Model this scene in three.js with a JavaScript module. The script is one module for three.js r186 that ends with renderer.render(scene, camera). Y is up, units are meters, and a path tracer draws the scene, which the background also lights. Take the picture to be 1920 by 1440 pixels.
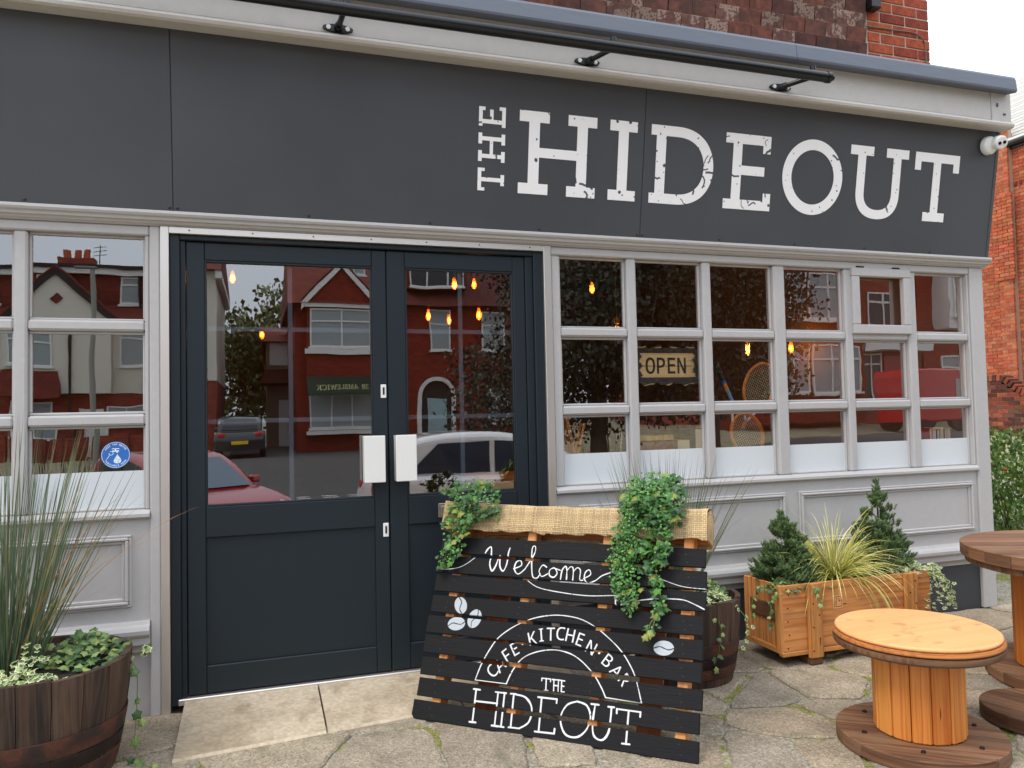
import * as THREE from 'three';
import { mergeGeometries } from 'three/addons/utils/BufferGeometryUtils.js';
import { ConvexGeometry } from 'three/addons/geometries/ConvexGeometry.js';

// ---------- camera, sky, sun, exposure ----------
const scene = new THREE.Scene();
const camera = new THREE.PerspectiveCamera(2 * Math.atan(720 / 1450) * 180 / Math.PI, 1920 / 1440, 0.05, 400);
camera.position.set(0, 1.36, 4.0);
camera.rotation.order = 'YXZ';
camera.rotation.set(2.32 * Math.PI / 180, -18.32 * Math.PI / 180, -1.27 * Math.PI / 180);
camera.updateMatrixWorld(true);
const renderer = new THREE.WebGLRenderer({ antialias: true });
renderer.toneMapping = THREE.LinearToneMapping;
renderer.toneMappingExposure = 1.55;
renderer.shadowMap.enabled = true;

let seed = 20240611;
const rnd = () => { seed = (seed + 0x6D2B79F5) | 0; let t = Math.imul(seed ^ (seed >>> 15), 1 | seed); t = (t + Math.imul(t ^ (t >>> 7), 61 | t)) ^ t; return ((t ^ (t >>> 14)) >>> 0) / 4294967296; };
const rr = (a, b) => a + (b - a) * rnd();
const pick = a => a[Math.floor(rnd() * a.length)];
const lerp = (a, b, t) => a + (b - a) * t;
const clamp = (x, a = 0, b = 1) => Math.min(b, Math.max(a, x));
const sstep = (a, b, x) => { const t = clamp((x - a) / (b - a)); return t * t * (3 - 2 * t); };
const V = (x, y, z) => new THREE.Vector3(x, y, z);
const hash = (x, y, s) => { let h = Math.imul(x, 374761393) + Math.imul(y, 668265263) + Math.imul(s, 974634721); h = Math.imul(h ^ (h >>> 13), 1274126177); return ((h ^ (h >>> 16)) >>> 0) / 4294967296; };
function vnoise(x, y, px, py, s) {   // tileable value noise
  const xi = Math.floor(x), yi = Math.floor(y), fx = x - xi, fy = y - yi, m = (a, p) => ((a % p) + p) % p;
  const u = fx * fx * (3 - 2 * fx), v = fy * fy * (3 - 2 * fy);
  const a = hash(m(xi, px), m(yi, py), s), b = hash(m(xi + 1, px), m(yi, py), s), c = hash(m(xi, px), m(yi + 1, py), s), d = hash(m(xi + 1, px), m(yi + 1, py), s);
  return lerp(lerp(a, b, u), lerp(c, d, u), v);
}
function fbm(u, v, px, py, oct, s) { let a = 0, w = 0.5, t = 0; for (let o = 0; o < oct; o++) { a += w * vnoise(u * px, v * py, px, py, s + o); t += w; w *= 0.5; px *= 2; py *= 2; } return a / t; }

{ // overcast sky: bright, slightly blue-grey veil, a little brighter overhead and towards the sun
  const W = 512, H = 256, a = new Float32Array(W * H * 4);
  for (let j = 0; j < H; j++) for (let i = 0; i < W; i++) {
    const el = (j + 0.5) / H * Math.PI - Math.PI / 2, k = 4 * (j * W + i), up = Math.max(0, Math.sin(el));
    const c = fbm(i / W, j / H, 6, 8, 4, 3) - 0.5, L = (el > 0 ? 0.95 + 0.5 * up : 0.3) * (1 + (el > 0 ? 0.28 * c : 0));
    const bl = el > 0 ? 0.10 * (0.5 - c) : 0;
    a[k] = L * (0.97 - bl); a[k + 1] = L * (1.0 - bl * 0.3); a[k + 2] = L * (1.06 + bl * 0.6); a[k + 3] = 1;
  }
  const t = new THREE.DataTexture(a, W, H, THREE.RGBAFormat, THREE.FloatType);
  t.mapping = THREE.EquirectangularReflectionMapping; t.magFilter = THREE.LinearFilter; t.minFilter = THREE.LinearFilter; t.needsUpdate = true;
  scene.background = t; scene.environment = t; scene.environmentIntensity = 1.0; scene.backgroundIntensity = 1.0;
}
const sun = new THREE.DirectionalLight(0xfff4e6, 1.3);
sun.position.set(-8, 14, 3.5); sun.target.position.set(1.5, 0, 0);
sun.castShadow = true; sun.shadow.radius = 45; sun.shadow.mapSize.set(2048, 2048);
Object.assign(sun.shadow.camera, { left: -40, right: 40, top: 40, bottom: -40, near: 0.5, far: 90 });
scene.add(sun, sun.target);

// ---------- helpers ----------
// pixel of the 1920 x 1440 photograph -> point on a plane of the place
const rayDir = (u, v) => V((u - 960) / 1450, -(v - 720) / 1450, -1).applyQuaternion(camera.quaternion);
const EYE = camera.position.clone();
const at = (u, v, z) => { const d = rayDir(u, v); return EYE.clone().addScaledVector(d, (z - EYE.z) / d.z); };
const mir = (u, v, D) => { const p = at(u, v, -D); p.z = D; return p; };   // what the shop glass mirrors, D metres in front of it

const taken = {};
const numbered = n => { taken[n] = (taken[n] ?? -1) + 1; return taken[n] ? n + '_' + String(taken[n]).padStart(3, '0') : n; };
function thing(name, label, category, pos = [0, 0, 0], turn = 0, group) {
  const o = new THREE.Group(); o.name = numbered(name); o.position.set(...pos); o.rotation.y = turn;
  o.userData = { label, category }; if (group) o.userData.group = group; scene.add(o); return o;
}
function structure(name, geo, m, label) { const o = new THREE.Mesh(geo, m); o.name = numbered(name); o.userData.kind = 'structure'; if (label) o.userData.label = label; sh(o); scene.add(o); return o; }
const sh = o => { o.castShadow = true; o.receiveShadow = true; return o; };
function part(parent, name, geo, m, pos, rot) {
  const o = sh(new THREE.Mesh(Array.isArray(geo) ? merge(geo) : geo, m)); o.name = name;
  if (pos) o.position.set(...pos); if (rot) o.rotation.set(...rot);
  parent.add(o); return o;
}
const sub = (parent, name, pos = [0, 0, 0]) => { const g = new THREE.Group(); g.name = name; g.position.set(...pos); parent.add(g); return g; };
function merge(list) {
  const hasC = list.some(g => g.attributes.color);
  return mergeGeometries(list.map(g0 => {
    const g = g0.index ? g0.toNonIndexed() : g0;
    for (const k of Object.keys(g.attributes)) if (!['position', 'normal', 'uv', 'color'].includes(k)) g.deleteAttribute(k);
    if (!g.attributes.uv) g.setAttribute('uv', new THREE.BufferAttribute(new Float32Array(g.attributes.position.count * 2), 2));
    if (hasC && !g.attributes.color) g.setAttribute('color', new THREE.BufferAttribute(new Float32Array(g.attributes.position.count * 3).fill(1), 3));
    return g;
  }));
}
// uv in metres from the side each face looks to; along = axis the grain runs along
function uvm(g, along = 'x', su = 1, sv = 1, ou = rnd() * 7, ov = rnd() * 7) {
  if (g.index) g = g.toNonIndexed();
  const p = g.attributes.position, n = g.attributes.normal, uv = new Float32Array(p.count * 2);
  for (let i = 0; i < p.count; i++) {
    const a = [Math.abs(n.getX(i)), Math.abs(n.getY(i)), Math.abs(n.getZ(i))], P = { x: p.getX(i), y: p.getY(i), z: p.getZ(i) };
    const ax = a[0] > a[1] && a[0] > a[2] ? 'x' : a[1] > a[2] ? 'y' : 'z', rest = ['x', 'y', 'z'].filter(k => k !== ax);
    const f = rest.includes(along) ? along : rest[0], s = rest.find(k => k !== f);
    uv[2 * i] = P[f] * su + ou; uv[2 * i + 1] = P[s] * sv + ov;
  }
  g.setAttribute('uv', new THREE.BufferAttribute(uv, 2)); return g;
}
function cbox(w, h, d, b = 0.004) { // box with chamfered edges
  b = Math.min(b, w * 0.3, h * 0.3, d * 0.3); const pts = [], X = w / 2, Y = h / 2, Z = d / 2;
  for (const i of [-1, 1]) for (const j of [-1, 1]) for (const k of [-1, 1]) pts.push(V(i * (X - b), j * (Y - b), k * Z), V(i * (X - b), j * Y, k * (Z - b)), V(i * X, j * (Y - b), k * (Z - b)));
  return new ConvexGeometry(pts);
}
// box from corner to corner, in metres uv
const bx = (x0, x1, y0, y1, z0, z1, b = 0.003, along = 'x', su = 1, sv = 1) => uvm(cbox(x1 - x0, y1 - y0, z1 - z0, b), along, su, sv).translate((x0 + x1) / 2, (y0 + y1) / 2, (z0 + z1) / 2);
const pbx = (x0, x1, y0, y1, z0, z1) => uvm(new THREE.BoxGeometry(x1 - x0, y1 - y0, z1 - z0), 'x').translate((x0 + x1) / 2, (y0 + y1) / 2, (z0 + z1) / 2);
const cyl = (r0, r1, h, n = 24, open = false) => new THREE.CylinderGeometry(r0, r1, h, n, 1, open);
function rod(a, b, r, n = 8, r2 = r) { const d = b.clone().sub(a), g = new THREE.CylinderGeometry(r2, r, d.length(), n); g.applyQuaternion(new THREE.Quaternion().setFromUnitVectors(V(0, 1, 0), d.normalize())); return g.translate((a.x + b.x) / 2, (a.y + b.y) / 2, (a.z + b.z) / 2); }
const tube = (pts, r, n = 20, k = 6) => new THREE.TubeGeometry(new THREE.CatmullRomCurve3(pts), n, r, k);
// profile (list of [z, y]) drawn out along x from x0 to x1
function mould(prof, x0, x1) {
  const s = new THREE.Shape(prof.map(([z, y]) => new THREE.Vector2(-z, y)));
  const g = new THREE.ExtrudeGeometry(s, { depth: x1 - x0, bevelEnabled: false }); g.rotateY(Math.PI / 2); g.translate(x0, 0, 0);
  return uvm(g, 'x');
}
function tint(g, fn) { const p = g.attributes.position, c = new Float32Array(p.count * 3); for (let i = 0; i < p.count; i++) { const k = fn(p.getX(i), p.getY(i), p.getZ(i), i); c.set(k, 3 * i); } g.setAttribute('color', new THREE.BufferAttribute(c, 3)); return g; }
const lin = hex => { const c = new THREE.Color(hex); return [c.r, c.g, c.b]; };

function tex(w, h, fn, srgb = true) {
  const a = new Uint8Array(w * h * 4);
  for (let j = 0; j < h; j++) for (let i = 0; i < w; i++) { const c = fn(i / w, j / h); const k = 4 * (j * w + i); a[k] = clamp(c[0]) * 255; a[k + 1] = clamp(c[1]) * 255; a[k + 2] = clamp(c[2]) * 255; a[k + 3] = 255; }
  const t = new THREE.DataTexture(a, w, h); t.wrapS = t.wrapT = THREE.RepeatWrapping; t.magFilter = THREE.LinearFilter; t.minFilter = THREE.LinearMipmapLinearFilter; t.generateMipmaps = true;
  if (srgb) t.colorSpace = THREE.SRGBColorSpace; t.needsUpdate = true; return t;
}
const grey = v => [v, v, v];
function canvasTex(w, h, draw) { const c = document.createElement('canvas'); c.width = w; c.height = h; const g = c.getContext('2d'); draw(g, w, h); const t = new THREE.CanvasTexture(c); t.colorSpace = THREE.SRGBColorSpace; return t; }
const mix3 = (a, b, t) => [lerp(a[0], b[0], t), lerp(a[1], b[1], t), lerp(a[2], b[2], t)];

// ---------- textures ----------
// wood: grain runs along u
const woodT = (base, dark, knots, s, wear = 0) => tex(512, 512, (u, v) => {
  let warp = 0.05 * (fbm(u, v, 3, 4, 3, s) - 0.5), kd = 0;
  for (let k = 0; k < knots; k++) { const kx = hash(k, 1, s), ky = hash(k, 2, s); let dx = Math.abs(u - kx), dy = Math.abs(v - ky); dx = Math.min(dx, 1 - dx); dy = Math.min(dy, 1 - dy); const d = Math.hypot(dx * 1.2, dy * 3.4); warp += 0.018 * Math.exp(-d * d * 500) * Math.sign(v - ky + 1e-9); kd = Math.max(kd, sstep(0.036, 0.012, d)); }
  const vv = v + warp, g1 = fbm(u, vv, 3, 46, 3, s + 11), g2 = fbm(u, vv, 2, 160, 2, s + 29), pt = fbm(u, v, 5, 6, 4, s + 47);
  let t = clamp(sstep(0.35, 0.75, g1) * 0.6 + sstep(0.45, 0.8, g2) * 0.3 + (pt - 0.5) * 0.7, 0, 1);
  let c = mix3(base, dark, t);
  if (wear) c = mix3(c, [0.50, 0.45, 0.39], wear * sstep(0.42, 0.72, fbm(u, v, 7, 16, 4, s + 71)));
  return mix3(c, [dark[0] * 0.45, dark[1] * 0.4, dark[2] * 0.4], kd * 0.85);
});
const T = {};
T.pine = woodT([0.93, 0.72, 0.45], [0.80, 0.52, 0.26], 4, 5);
T.ply = woodT([0.95, 0.78, 0.57], [0.88, 0.66, 0.45], 0, 9);
T.oldwood = woodT([0.56, 0.42, 0.33], [0.33, 0.22, 0.17], 2, 15, 0.55);
T.crate = woodT([0.88, 0.66, 0.43], [0.72, 0.46, 0.25], 3, 21, 0.22);
T.oak = woodT([0.40, 0.31, 0.25], [0.17, 0.13, 0.11], 0, 31, 0.35);
T.rust = tex(256, 256, (u, v) => mix3([0.36, 0.22, 0.16], [0.20, 0.15, 0.13], sstep(0.3, 0.7, fbm(u, v, 8, 8, 5, 51))).map(c => c * (0.85 + 0.3 * fbm(u, v, 60, 60, 2, 57))));
T.stone = tex(512, 512, (u, v) => { const a = fbm(u, v, 6, 6, 5, 61), b = fbm(u, v, 90, 90, 2, 67), sp = sstep(0.74, 0.86, vnoise(u * 170, v * 170, 170, 170, 69)); let c = mix3([0.62, 0.58, 0.53], [0.80, 0.76, 0.70], a); c = c.map(x => x * (0.78 + 0.42 * b)); c = mix3(c, [0.42, 0.40, 0.37], sp * 0.6); return mix3(c, [0.46, 0.47, 0.38], 0.4 * sstep(0.6, 0.8, fbm(u, v, 4, 4, 4, 73))); });
T.stoneB = tex(256, 256, (u, v) => grey(0.5 * fbm(u, v, 24, 24, 4, 62) + 0.5 * vnoise(u * 120, v * 120, 120, 120, 64)), false);
T.concrete = tex(512, 512, (u, v) => { const a = fbm(u, v, 3, 3, 5, 81), b = fbm(u, v, 80, 80, 2, 83); let c = mix3([0.73, 0.69, 0.63], [0.86, 0.83, 0.78], sstep(0.3, 0.7, a)); c = mix3(c, [0.60, 0.55, 0.49], 0.5 * sstep(0.5, 0.8, fbm(u, v, 9, 7, 5, 85))); return c.map(x => x * (0.88 + 0.2 * b)); });
T.moss = tex(512, 512, (u, v) => { const a = sstep(0.50, 0.62, fbm(u, v, 5, 5, 5, 91)), b = 0.7 + 0.6 * fbm(u, v, 90, 90, 2, 93); return mix3([0.56, 0.53, 0.47], [0.47, 0.47, 0.25], a).map(x => x * b); });
T.asphalt = tex(512, 512, (u, v) => grey(0.30 * (0.7 + 0.5 * fbm(u, v, 120, 120, 2, 95)) * (0.85 + 0.3 * fbm(u, v, 5, 5, 3, 97))));
T.burlap = tex(512, 512, (u, v) => { const f = 48, X = u * f, Y = v * f, ix = Math.floor(X), iy = Math.floor(Y), over = (ix + iy) % 2, fx = X - ix - 0.5, fy = Y - iy - 0.5, e = over ? Math.cos(fx * 3.0) : Math.cos(fy * 3.0), th = over ? hash(ix, 3, 101) : hash(iy, 5, 103), w = (0.72 + 0.28 * Math.max(0, e)) * (0.84 + 0.22 * th) * (0.9 + 0.2 * fbm(u, v, 9, 9, 3, 105)); return [0.80 * w, 0.72 * w, 0.59 * w]; });
T.burlapB = tex(256, 256, (u, v) => { const f = 48; return grey(0.5 + 0.25 * Math.sin(u * f * Math.PI * 2) + 0.25 * Math.sin(v * f * Math.PI * 2)); }, false);
T.paintB = tex(256, 256, (u, v) => grey(0.6 * fbm(u, v, 10, 30, 4, 111) + 0.4 * fbm(u, v, 4, 4, 3, 113)), false);
T.paint = tex(512, 512, (u, v) => { const d = sstep(0.60, 0.80, fbm(u, v, 7, 7, 5, 115)), f = fbm(u, v, 40, 40, 3, 117); return [0.97, 0.965, 0.96].map((c, i) => c * (0.975 + 0.035 * f) * (1 - 0.015 * d * (1 + i * 0.2))); });
T.panel = tex(512, 512, (u, v) => { const f = 0.92 + 0.16 * fbm(u, v, 4, 4, 4, 121), st = fbm(u, v, 30, 2, 2, 123); const sp = vnoise(u * 200, v * 200, 200, 200, 127) > 0.9965 ? 1.9 : 1; return grey(0.84 * f * (0.985 + 0.03 * st) * sp); });
T.panelR = tex(256, 256, (u, v) => grey(0.42 + 0.2 * fbm(u, v, 6, 6, 4, 125)), false);
T.brick = tex(256, 256, (u, v) => { const a = fbm(u, v, 10, 10, 4, 131), b = fbm(u, v, 50, 50, 2, 133); return grey(0.62 + 0.3 * a + 0.25 * (b - 0.5)); });
T.lichen = tex(512, 512, (u, v) => { const a = fbm(u, v, 9, 9, 5, 141), m = sstep(0.49, 0.55, a) * sstep(0.35, 0.5, fbm(u, v, 60, 60, 2, 143)); const n = 0.75 + 0.45 * fbm(u, v, 30, 30, 3, 145); return mix3([0.46 * n, 0.34 * n, 0.305 * n], [0.70, 0.66, 0.61], m * 0.75); });
T.clay = tex(256, 256, (u, v) => { const n = 0.72 + 0.5 * fbm(u, v, 20, 20, 4, 147), k = sstep(0.6, 0.75, fbm(u, v, 6, 6, 4, 149)); return mix3([0.49 * n, 0.35 * n, 0.31 * n], [0.38, 0.30, 0.28], k); });
T.wallBrick = tex(512, 512, (u, v) => { const row = Math.floor(v * 16), x = u * 6 + (row % 2) * 0.5, fx = x - Math.floor(x), fy = v * 16 - row; const mo = fx < 0.05 || fy < 0.13 ? 1 : 0, id = hash(Math.floor(x) % 6, row, 151); return mix3(mix3([0.62, 0.24, 0.16], [0.45, 0.17, 0.12], id), [0.55, 0.47, 0.40], mo * 0.7); });
T.tileRed = tex(512, 512, (u, v) => { const row = Math.floor(v * 14), fy = v * 14 - row, x = u * 10 + (row % 2) * 0.5, id = hash(Math.floor(x) % 10, row, 153); return mix3([0.50, 0.20, 0.14], [0.38, 0.15, 0.11], id).map(c => c * (fy < 0.14 ? 0.55 : 1)); });
{ const n = 128, a = new Float32Array(n * n * 4); for (let j = 0; j < n; j++) for (let i = 0; i < n; i++) { const h = fbm(i / n, j / n, 3, 3, 2, 171), k = 4 * (j * n + i); a[k] = a[k + 1] = a[k + 2] = h; a[k + 3] = 1; } const t = new THREE.DataTexture(a, n, n, THREE.RGBAFormat, THREE.FloatType); t.wrapS = t.wrapT = THREE.RepeatWrapping; t.magFilter = THREE.LinearFilter; t.needsUpdate = true; T.glassB = t; }
T.seat = tex(512, 512, (u, v) => { const g = fbm(u, v, 3, 40, 3, 181), st = sstep(0.48, 0.72, fbm(u, v, 3, 4, 5, 183)), sp = sstep(0.7, 0.8, fbm(u, v, 24, 30, 3, 185)); let c = mix3([0.93, 0.75, 0.54], [0.87, 0.65, 0.43], g); c = mix3(c, [0.74, 0.52, 0.34], st * 0.75); return mix3(c, [0.55, 0.40, 0.28], sp * 0.35); });
const set = (t, r) => { const c = t.clone(); c.repeat.set(r, r); c.needsUpdate = true; return c; };

// ---------- materials ----------
const std = (o) => new THREE.MeshStandardMaterial(o);
const M = {};
M.grey = std({ color: 0xbcbbbb, map: T.paint, roughness: 0.45, bumpMap: T.paintB, bumpScale: 0.00025 });
M.greyBoard = std({ color: 0xc6c3be, map: T.paint, roughness: 0.5, bumpMap: T.paintB, bumpScale: 0.001 });
M.slate = std({ color: 0x3a3d42, roughness: 0.6, bumpMap: T.paintB, bumpScale: 0.002 });
M.door = new THREE.MeshPhysicalMaterial({ color: 0x20292f, specularIntensity: 0.55, roughness: 0.42, bumpMap: T.paintB, bumpScale: 0.0006 });
M.panel = std({ color: 0x525459, map: T.panel, roughness: 0.55, roughnessMap: T.panelR });
M.panel.roughness = 1.0;
M.screw = std({ color: 0x35373b, roughness: 0.4, metalness: 0.3 });
M.letter = std({ color: 0xf2f1f0, roughness: 0.5 });
M.coping = std({ color: 0x5f6672, roughness: 0.55, bumpMap: T.paintB, bumpScale: 0.002 });
M.alu = std({ color: 0xd8d3cd, roughness: 0.38, metalness: 0.85, bumpMap: T.paintB, bumpScale: 0.0004 });
M.handle = std({ color: 0xe9e9e6, roughness: 0.32, metalness: 0.15 });
M.chrome = std({ color: 0xcfcfcf, roughness: 0.2, metalness: 0.95 });
M.black = std({ color: 0x0f1113, roughness: 0.35 });
M.blackMetal = std({ color: 0x14171b, roughness: 0.3, metalness: 0.2 });
M.white = std({ color: 0xe8e8e6, roughness: 0.4 });
M.whiteU = std({ color: 0xd9d9d4, roughness: 0.5 });
M.glass = new THREE.MeshPhysicalMaterial({ color: 0xffffff, transmission: 1, roughness: 0, thickness: 0, ior: 3.1, bumpMap: T.glassB, bumpScale: 0.00013 });
M.bearer = std({ map: T.crate, color: 0xf2dcc0, roughness: 0.7 });
M.glassD = new THREE.MeshPhysicalMaterial({ color: 0xf2f7fa, transmission: 1, roughness: 0, thickness: 0, ior: 3.1, bumpMap: T.glassB, bumpScale: 0.00032 });
M.frost = std({ color: 0xd2d7da, roughness: 0.75 });
M.darkGlass = std({ color: 0x0b0d10, roughness: 0.06 });
M.pine = std({ map: T.pine, color: 0xecccA0, roughness: 0.5, bumpMap: T.paintB, bumpScale: 0.001 });
M.pine2 = std({ map: T.pine, color: 0xe0b888, roughness: 0.5 });
M.pine3 = std({ map: T.pine, color: 0xd4a878, roughness: 0.55 });
M.ply = std({ map: T.ply, color: 0xf8e4c8, roughness: 0.55 });
M.crate = std({ map: T.crate, color: 0xf0dcc4, roughness: 0.75, bumpMap: T.paintB, bumpScale: 0.0015 });
M.crate2 = std({ map: T.crate, color: 0xe8d4b0, roughness: 0.75 });
M.crateD = std({ map: T.oldwood, color: 0xb8a080, roughness: 0.8 });
M.old = std({ map: T.oldwood, color: 0xf6e6cc, roughness: 0.75, bumpMap: T.paintB, bumpScale: 0.003 });
M.old2 = std({ map: T.oldwood, color: 0xdcc8ac, roughness: 0.75, bumpMap: T.paintB, bumpScale: 0.003 });
M.oak = std({ map: T.oak, color: 0xd4cac0, roughness: 0.75, bumpMap: T.paintB, bumpScale: 0.003 });
M.oak2 = std({ map: T.oak, color: 0xb4aaa2, roughness: 0.75 });
M.rust = std({ map: T.rust, color: 0xf0e0d8, roughness: 0.75, metalness: 0.1 });
M.rustD = std({ map: T.rust, color: 0x707070, roughness: 0.6, metalness: 0.25 });
M.stones = [0xd8d3c8, 0xcdc8c0, 0xe0dacd, 0xc8c5bf, 0xd6cebf].map(c => std({ map: T.stone, color: c, roughness: 0.9, bumpMap: T.stoneB, bumpScale: 0.006 }));
M.concrete = std({ map: T.concrete, color: 0xe2d8c8, roughness: 0.9, bumpMap: T.stoneB, bumpScale: 0.002 });
M.moss = std({ map: T.moss, color: 0xffffff, roughness: 1, bumpMap: T.stoneB, bumpScale: 0.008 });
M.asphalt = std({ map: T.asphalt, roughness: 0.95 });
M.burlap = std({ map: T.burlap, color: 0xfff4e0, roughness: 1, bumpMap: T.burlapB, bumpScale: 0.0015 });
M.soil = std({ color: 0x2a2320, roughness: 1, bumpMap: T.stoneB, bumpScale: 0.02 });
M.fabric = std({ color: 0x2c3036, roughness: 1 });

// ---------- ground ----------
const gh = (x, z) => clamp(0.1 * (x - 4.95), 0, 0.9) - 0.34 * sstep(3.2, 5.0, z) * (1 - sstep(15, 20, z));
function sheet(xs, zs, dy, sc = 1) {
  const P = [], U = [], I = [];
  for (const z of zs) for (const x of xs) { P.push(x, gh(x, z) + dy, z); U.push(x * sc, z * sc); }
  const n = xs.length;
  for (let j = 0; j < zs.length - 1; j++) for (let i = 0; i < n - 1; i++) { const a = j * n + i; I.push(a, a + n, a + 1, a + 1, a + n, a + n + 1); }
  const g = new THREE.BufferGeometry(); g.setAttribute('position', new THREE.Float32BufferAttribute(P, 3)); g.setAttribute('uv', new THREE.Float32BufferAttribute(U, 2)); g.setIndex(I); g.computeVertexNormals(); return g;
}
const span = (a, b, n) => Array.from({ length: n + 1 }, (_, i) => a + (b - a) * i / n);
structure('ground', sheet([-200, -60, -20, ...span(-5, 16, 42), 30, 60, 200], [-200, -60, -20, ...span(-4, 24, 70), 60, 200], -0.008, 1.3), M.moss);
structure('pavement', sheet(span(-40, 60, 200), span(3.0, 4.7, 6), 0.0, 0.7), M.concrete);
structure('road', sheet(span(-60, 70, 130), span(4.95, 14, 20), 0.006, 0.8), M.asphalt);
structure('side_road', sheet(span(-1.0, 4.2, 10), [...span(14.01, 24, 20), 60], 0.006, 0.8), M.asphalt);
structure('kerb', merge(span(-40, 59, 99).map(x => uvm(cbox(0.99, 0.16, 0.14, 0.015), 'x').translate(x + 0.5, gh(x + 0.5, 4.85) + 0.03, 4.83))), M.concrete);
{ // give-way dashes at the mouth of the side road
  const g = []; for (let i = 0; i < 9; i++) for (const k of [0, 1]) g.push(sheet(span(-0.9 + i * 0.56, -0.6 + i * 0.56, 1), span(13.3 - k * 0.35, 13.42 - k * 0.35, 1), 0.012));
  structure('road_marking', merge(g), M.whiteU);
}
// crazy paving: each stone its own mesh
const paving = new THREE.Group(); paving.name = 'forecourt_paving'; paving.userData.kind = 'structure'; scene.add(paving);
{
  const seeds = [];
  for (let tries = 0; tries < 9000 && seeds.length < 140; tries++) { const p = [rr(-2.3, 5.3), rr(-0.1, 3.1)]; const big = vnoise(p[0] * 0.9 + 9, p[1] * 0.9 + 9, 64, 64, 5); const md = lerp(0.15, 0.62, big * big * 1.25) * (rnd() < 0.3 ? 0.6 : 1); if (seeds.every(q => Math.hypot(q[0] - p[0], q[1] - p[1]) > (md + q[2]) / 2)) seeds.push([...p, md]); }
  const clip = (poly, nx, nz, c) => { const out = []; for (let i = 0; i < poly.length; i++) { const a = poly[i], b = poly[(i + 1) % poly.length], da = a[0] * nx + a[1] * nz - c, db = b[0] * nx + b[1] * nz - c; if (da <= 0) out.push(a); if ((da < 0 && db > 0) || (da > 0 && db < 0)) { const t = da / (da - db); out.push([lerp(a[0], b[0], t), lerp(a[1], b[1], t)]); } } return out; };
  for (const s of seeds) {
    let poly = [[-2.3, 0.0], [4.95, 0.0], [4.95, 3.0], [-2.3, 3.0]];
    for (const q of seeds) if (q !== s) { const nx = q[0] - s[0], nz = q[1] - s[1], l = Math.hypot(nx, nz); if (l < 2.2) { const c = ((q[0] + s[0]) / 2 * nx + (q[1] + s[1]) / 2 * nz) / l - (0.008 + 0.014 * hash(Math.round((q[0] + s[0]) * 500), Math.round((q[1] + s[1]) * 500), 3)); poly = clip(poly, nx / l, nz / l, c); if (poly.length < 3) break; } }
    if (poly.length < 3) continue;
    if (poly.every(p => p[0] > -0.32 && p[0] < 1.5 && p[1] < 0.5)) continue;
    const ring = []; // rough edge, corners knocked off
    for (let i = 0; i < poly.length; i++) { const a = poly[i], b = poly[(i + 1) % poly.length], l = Math.hypot(b[0] - a[0], b[1] - a[1]); if (l < 0.02) continue; const n = Math.max(2, Math.round(l / 0.05)); for (let k = 0; k < n; k++) { const t = (k + 0.25) / n * 0.9 + 0.05, j = 0.007; ring.push([lerp(a[0], b[0], t) + rr(-j, j), lerp(a[1], b[1], t) + rr(-j, j)]); } }
    const cx = ring.reduce((a, p) => a + p[0], 0) / ring.length, cz = ring.reduce((a, p) => a + p[1], 0) / ring.length;
    const top = rr(-0.003, 0.005), P = [], tx = rr(-0.008, 0.008), tz = rr(-0.008, 0.008);
    const r0 = ring.map(([x, z]) => { const l = Math.hypot(x - cx, z - cz), k = Math.max(0.5, 1 - 0.009 / l); return [cx + (x - cx) * k, top + (x - cx) * tx + (z - cz) * tz, cz + (z - cz) * k]; });
    const r1 = ring.map(([x, z]) => [x, top - 0.006, z]), r2 = ring.map(([x, z]) => [x, -0.04, z]);
    for (let i = 0; i < ring.length; i++) { const j = (i + 1) % ring.length; P.push([cx, top, cz], r0[j], r0[i]); for (const [A, B] of [[r0, r1], [r1, r2]]) P.push(A[i], A[j], B[i], A[j], B[j], B[i]); }
    const g = new THREE.BufferGeometry(); g.setAttribute('position', new THREE.Float32BufferAttribute(P.flat(), 3)); g.computeVertexNormals(); uvm(g, 'x', 1.6, 1.6);
    part(paving, 'paving_stone', g, pick(M.stones));
  }
  for (const [a, b] of [[-0.33, 0.275], [0.283, 0.9], [0.908, 1.53]]) {   // pale slabs falling away from the threshold
    const f0 = lerp(0.585, 0.44, (a + 0.33) / 1.3), f1 = lerp(0.585, 0.44, (b + 0.33) / 1.3);
    const pts = []; for (const [x, f] of [[a, f0], [b, f1]]) pts.push(V(x, 0.052, -0.055), V(x, 0.016, f - 0.01), V(x, 0.006, f), V(x, -0.03, f), V(x, -0.03, -0.055));
    const g = uvm(new ConvexGeometry(pts), 'x', 0.9, 0.9); part(paving, 'door_slab', g, M.concrete);
  }
}

// ---------- the café ----------
const cafe = thing('cafe_building', 'grey and charcoal cafe shopfront with double doors and a tilted sign fascia', 'building');
const XL = -3.0, XR = 4.739;
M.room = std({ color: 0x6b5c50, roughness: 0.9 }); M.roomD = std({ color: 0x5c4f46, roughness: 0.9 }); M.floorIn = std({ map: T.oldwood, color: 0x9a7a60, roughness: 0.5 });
part(cafe, 'interior_floor', pbx(XL, XR - 0.12, -0.1, 0.045, -6, -0.1), M.floorIn);
part(cafe, 'ceiling', pbx(XL, XR - 0.12, 3.08, 3.2, -6, -0.02), M.roomD);
part(cafe, 'back_wall', pbx(XL, XR, -0.1, 3.4, -6.2, -6.01), M.roomD);
part(cafe, 'side_wall', pbx(XL - 0.2, XL - 0.002, -0.1, 3.38, -6.2, -0.02), M.room);
part(cafe, 'side_wall', pbx(XR - 0.118, XR - 0.002, -0.1, 3.38, -6.2, -0.105), M.room);
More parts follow.
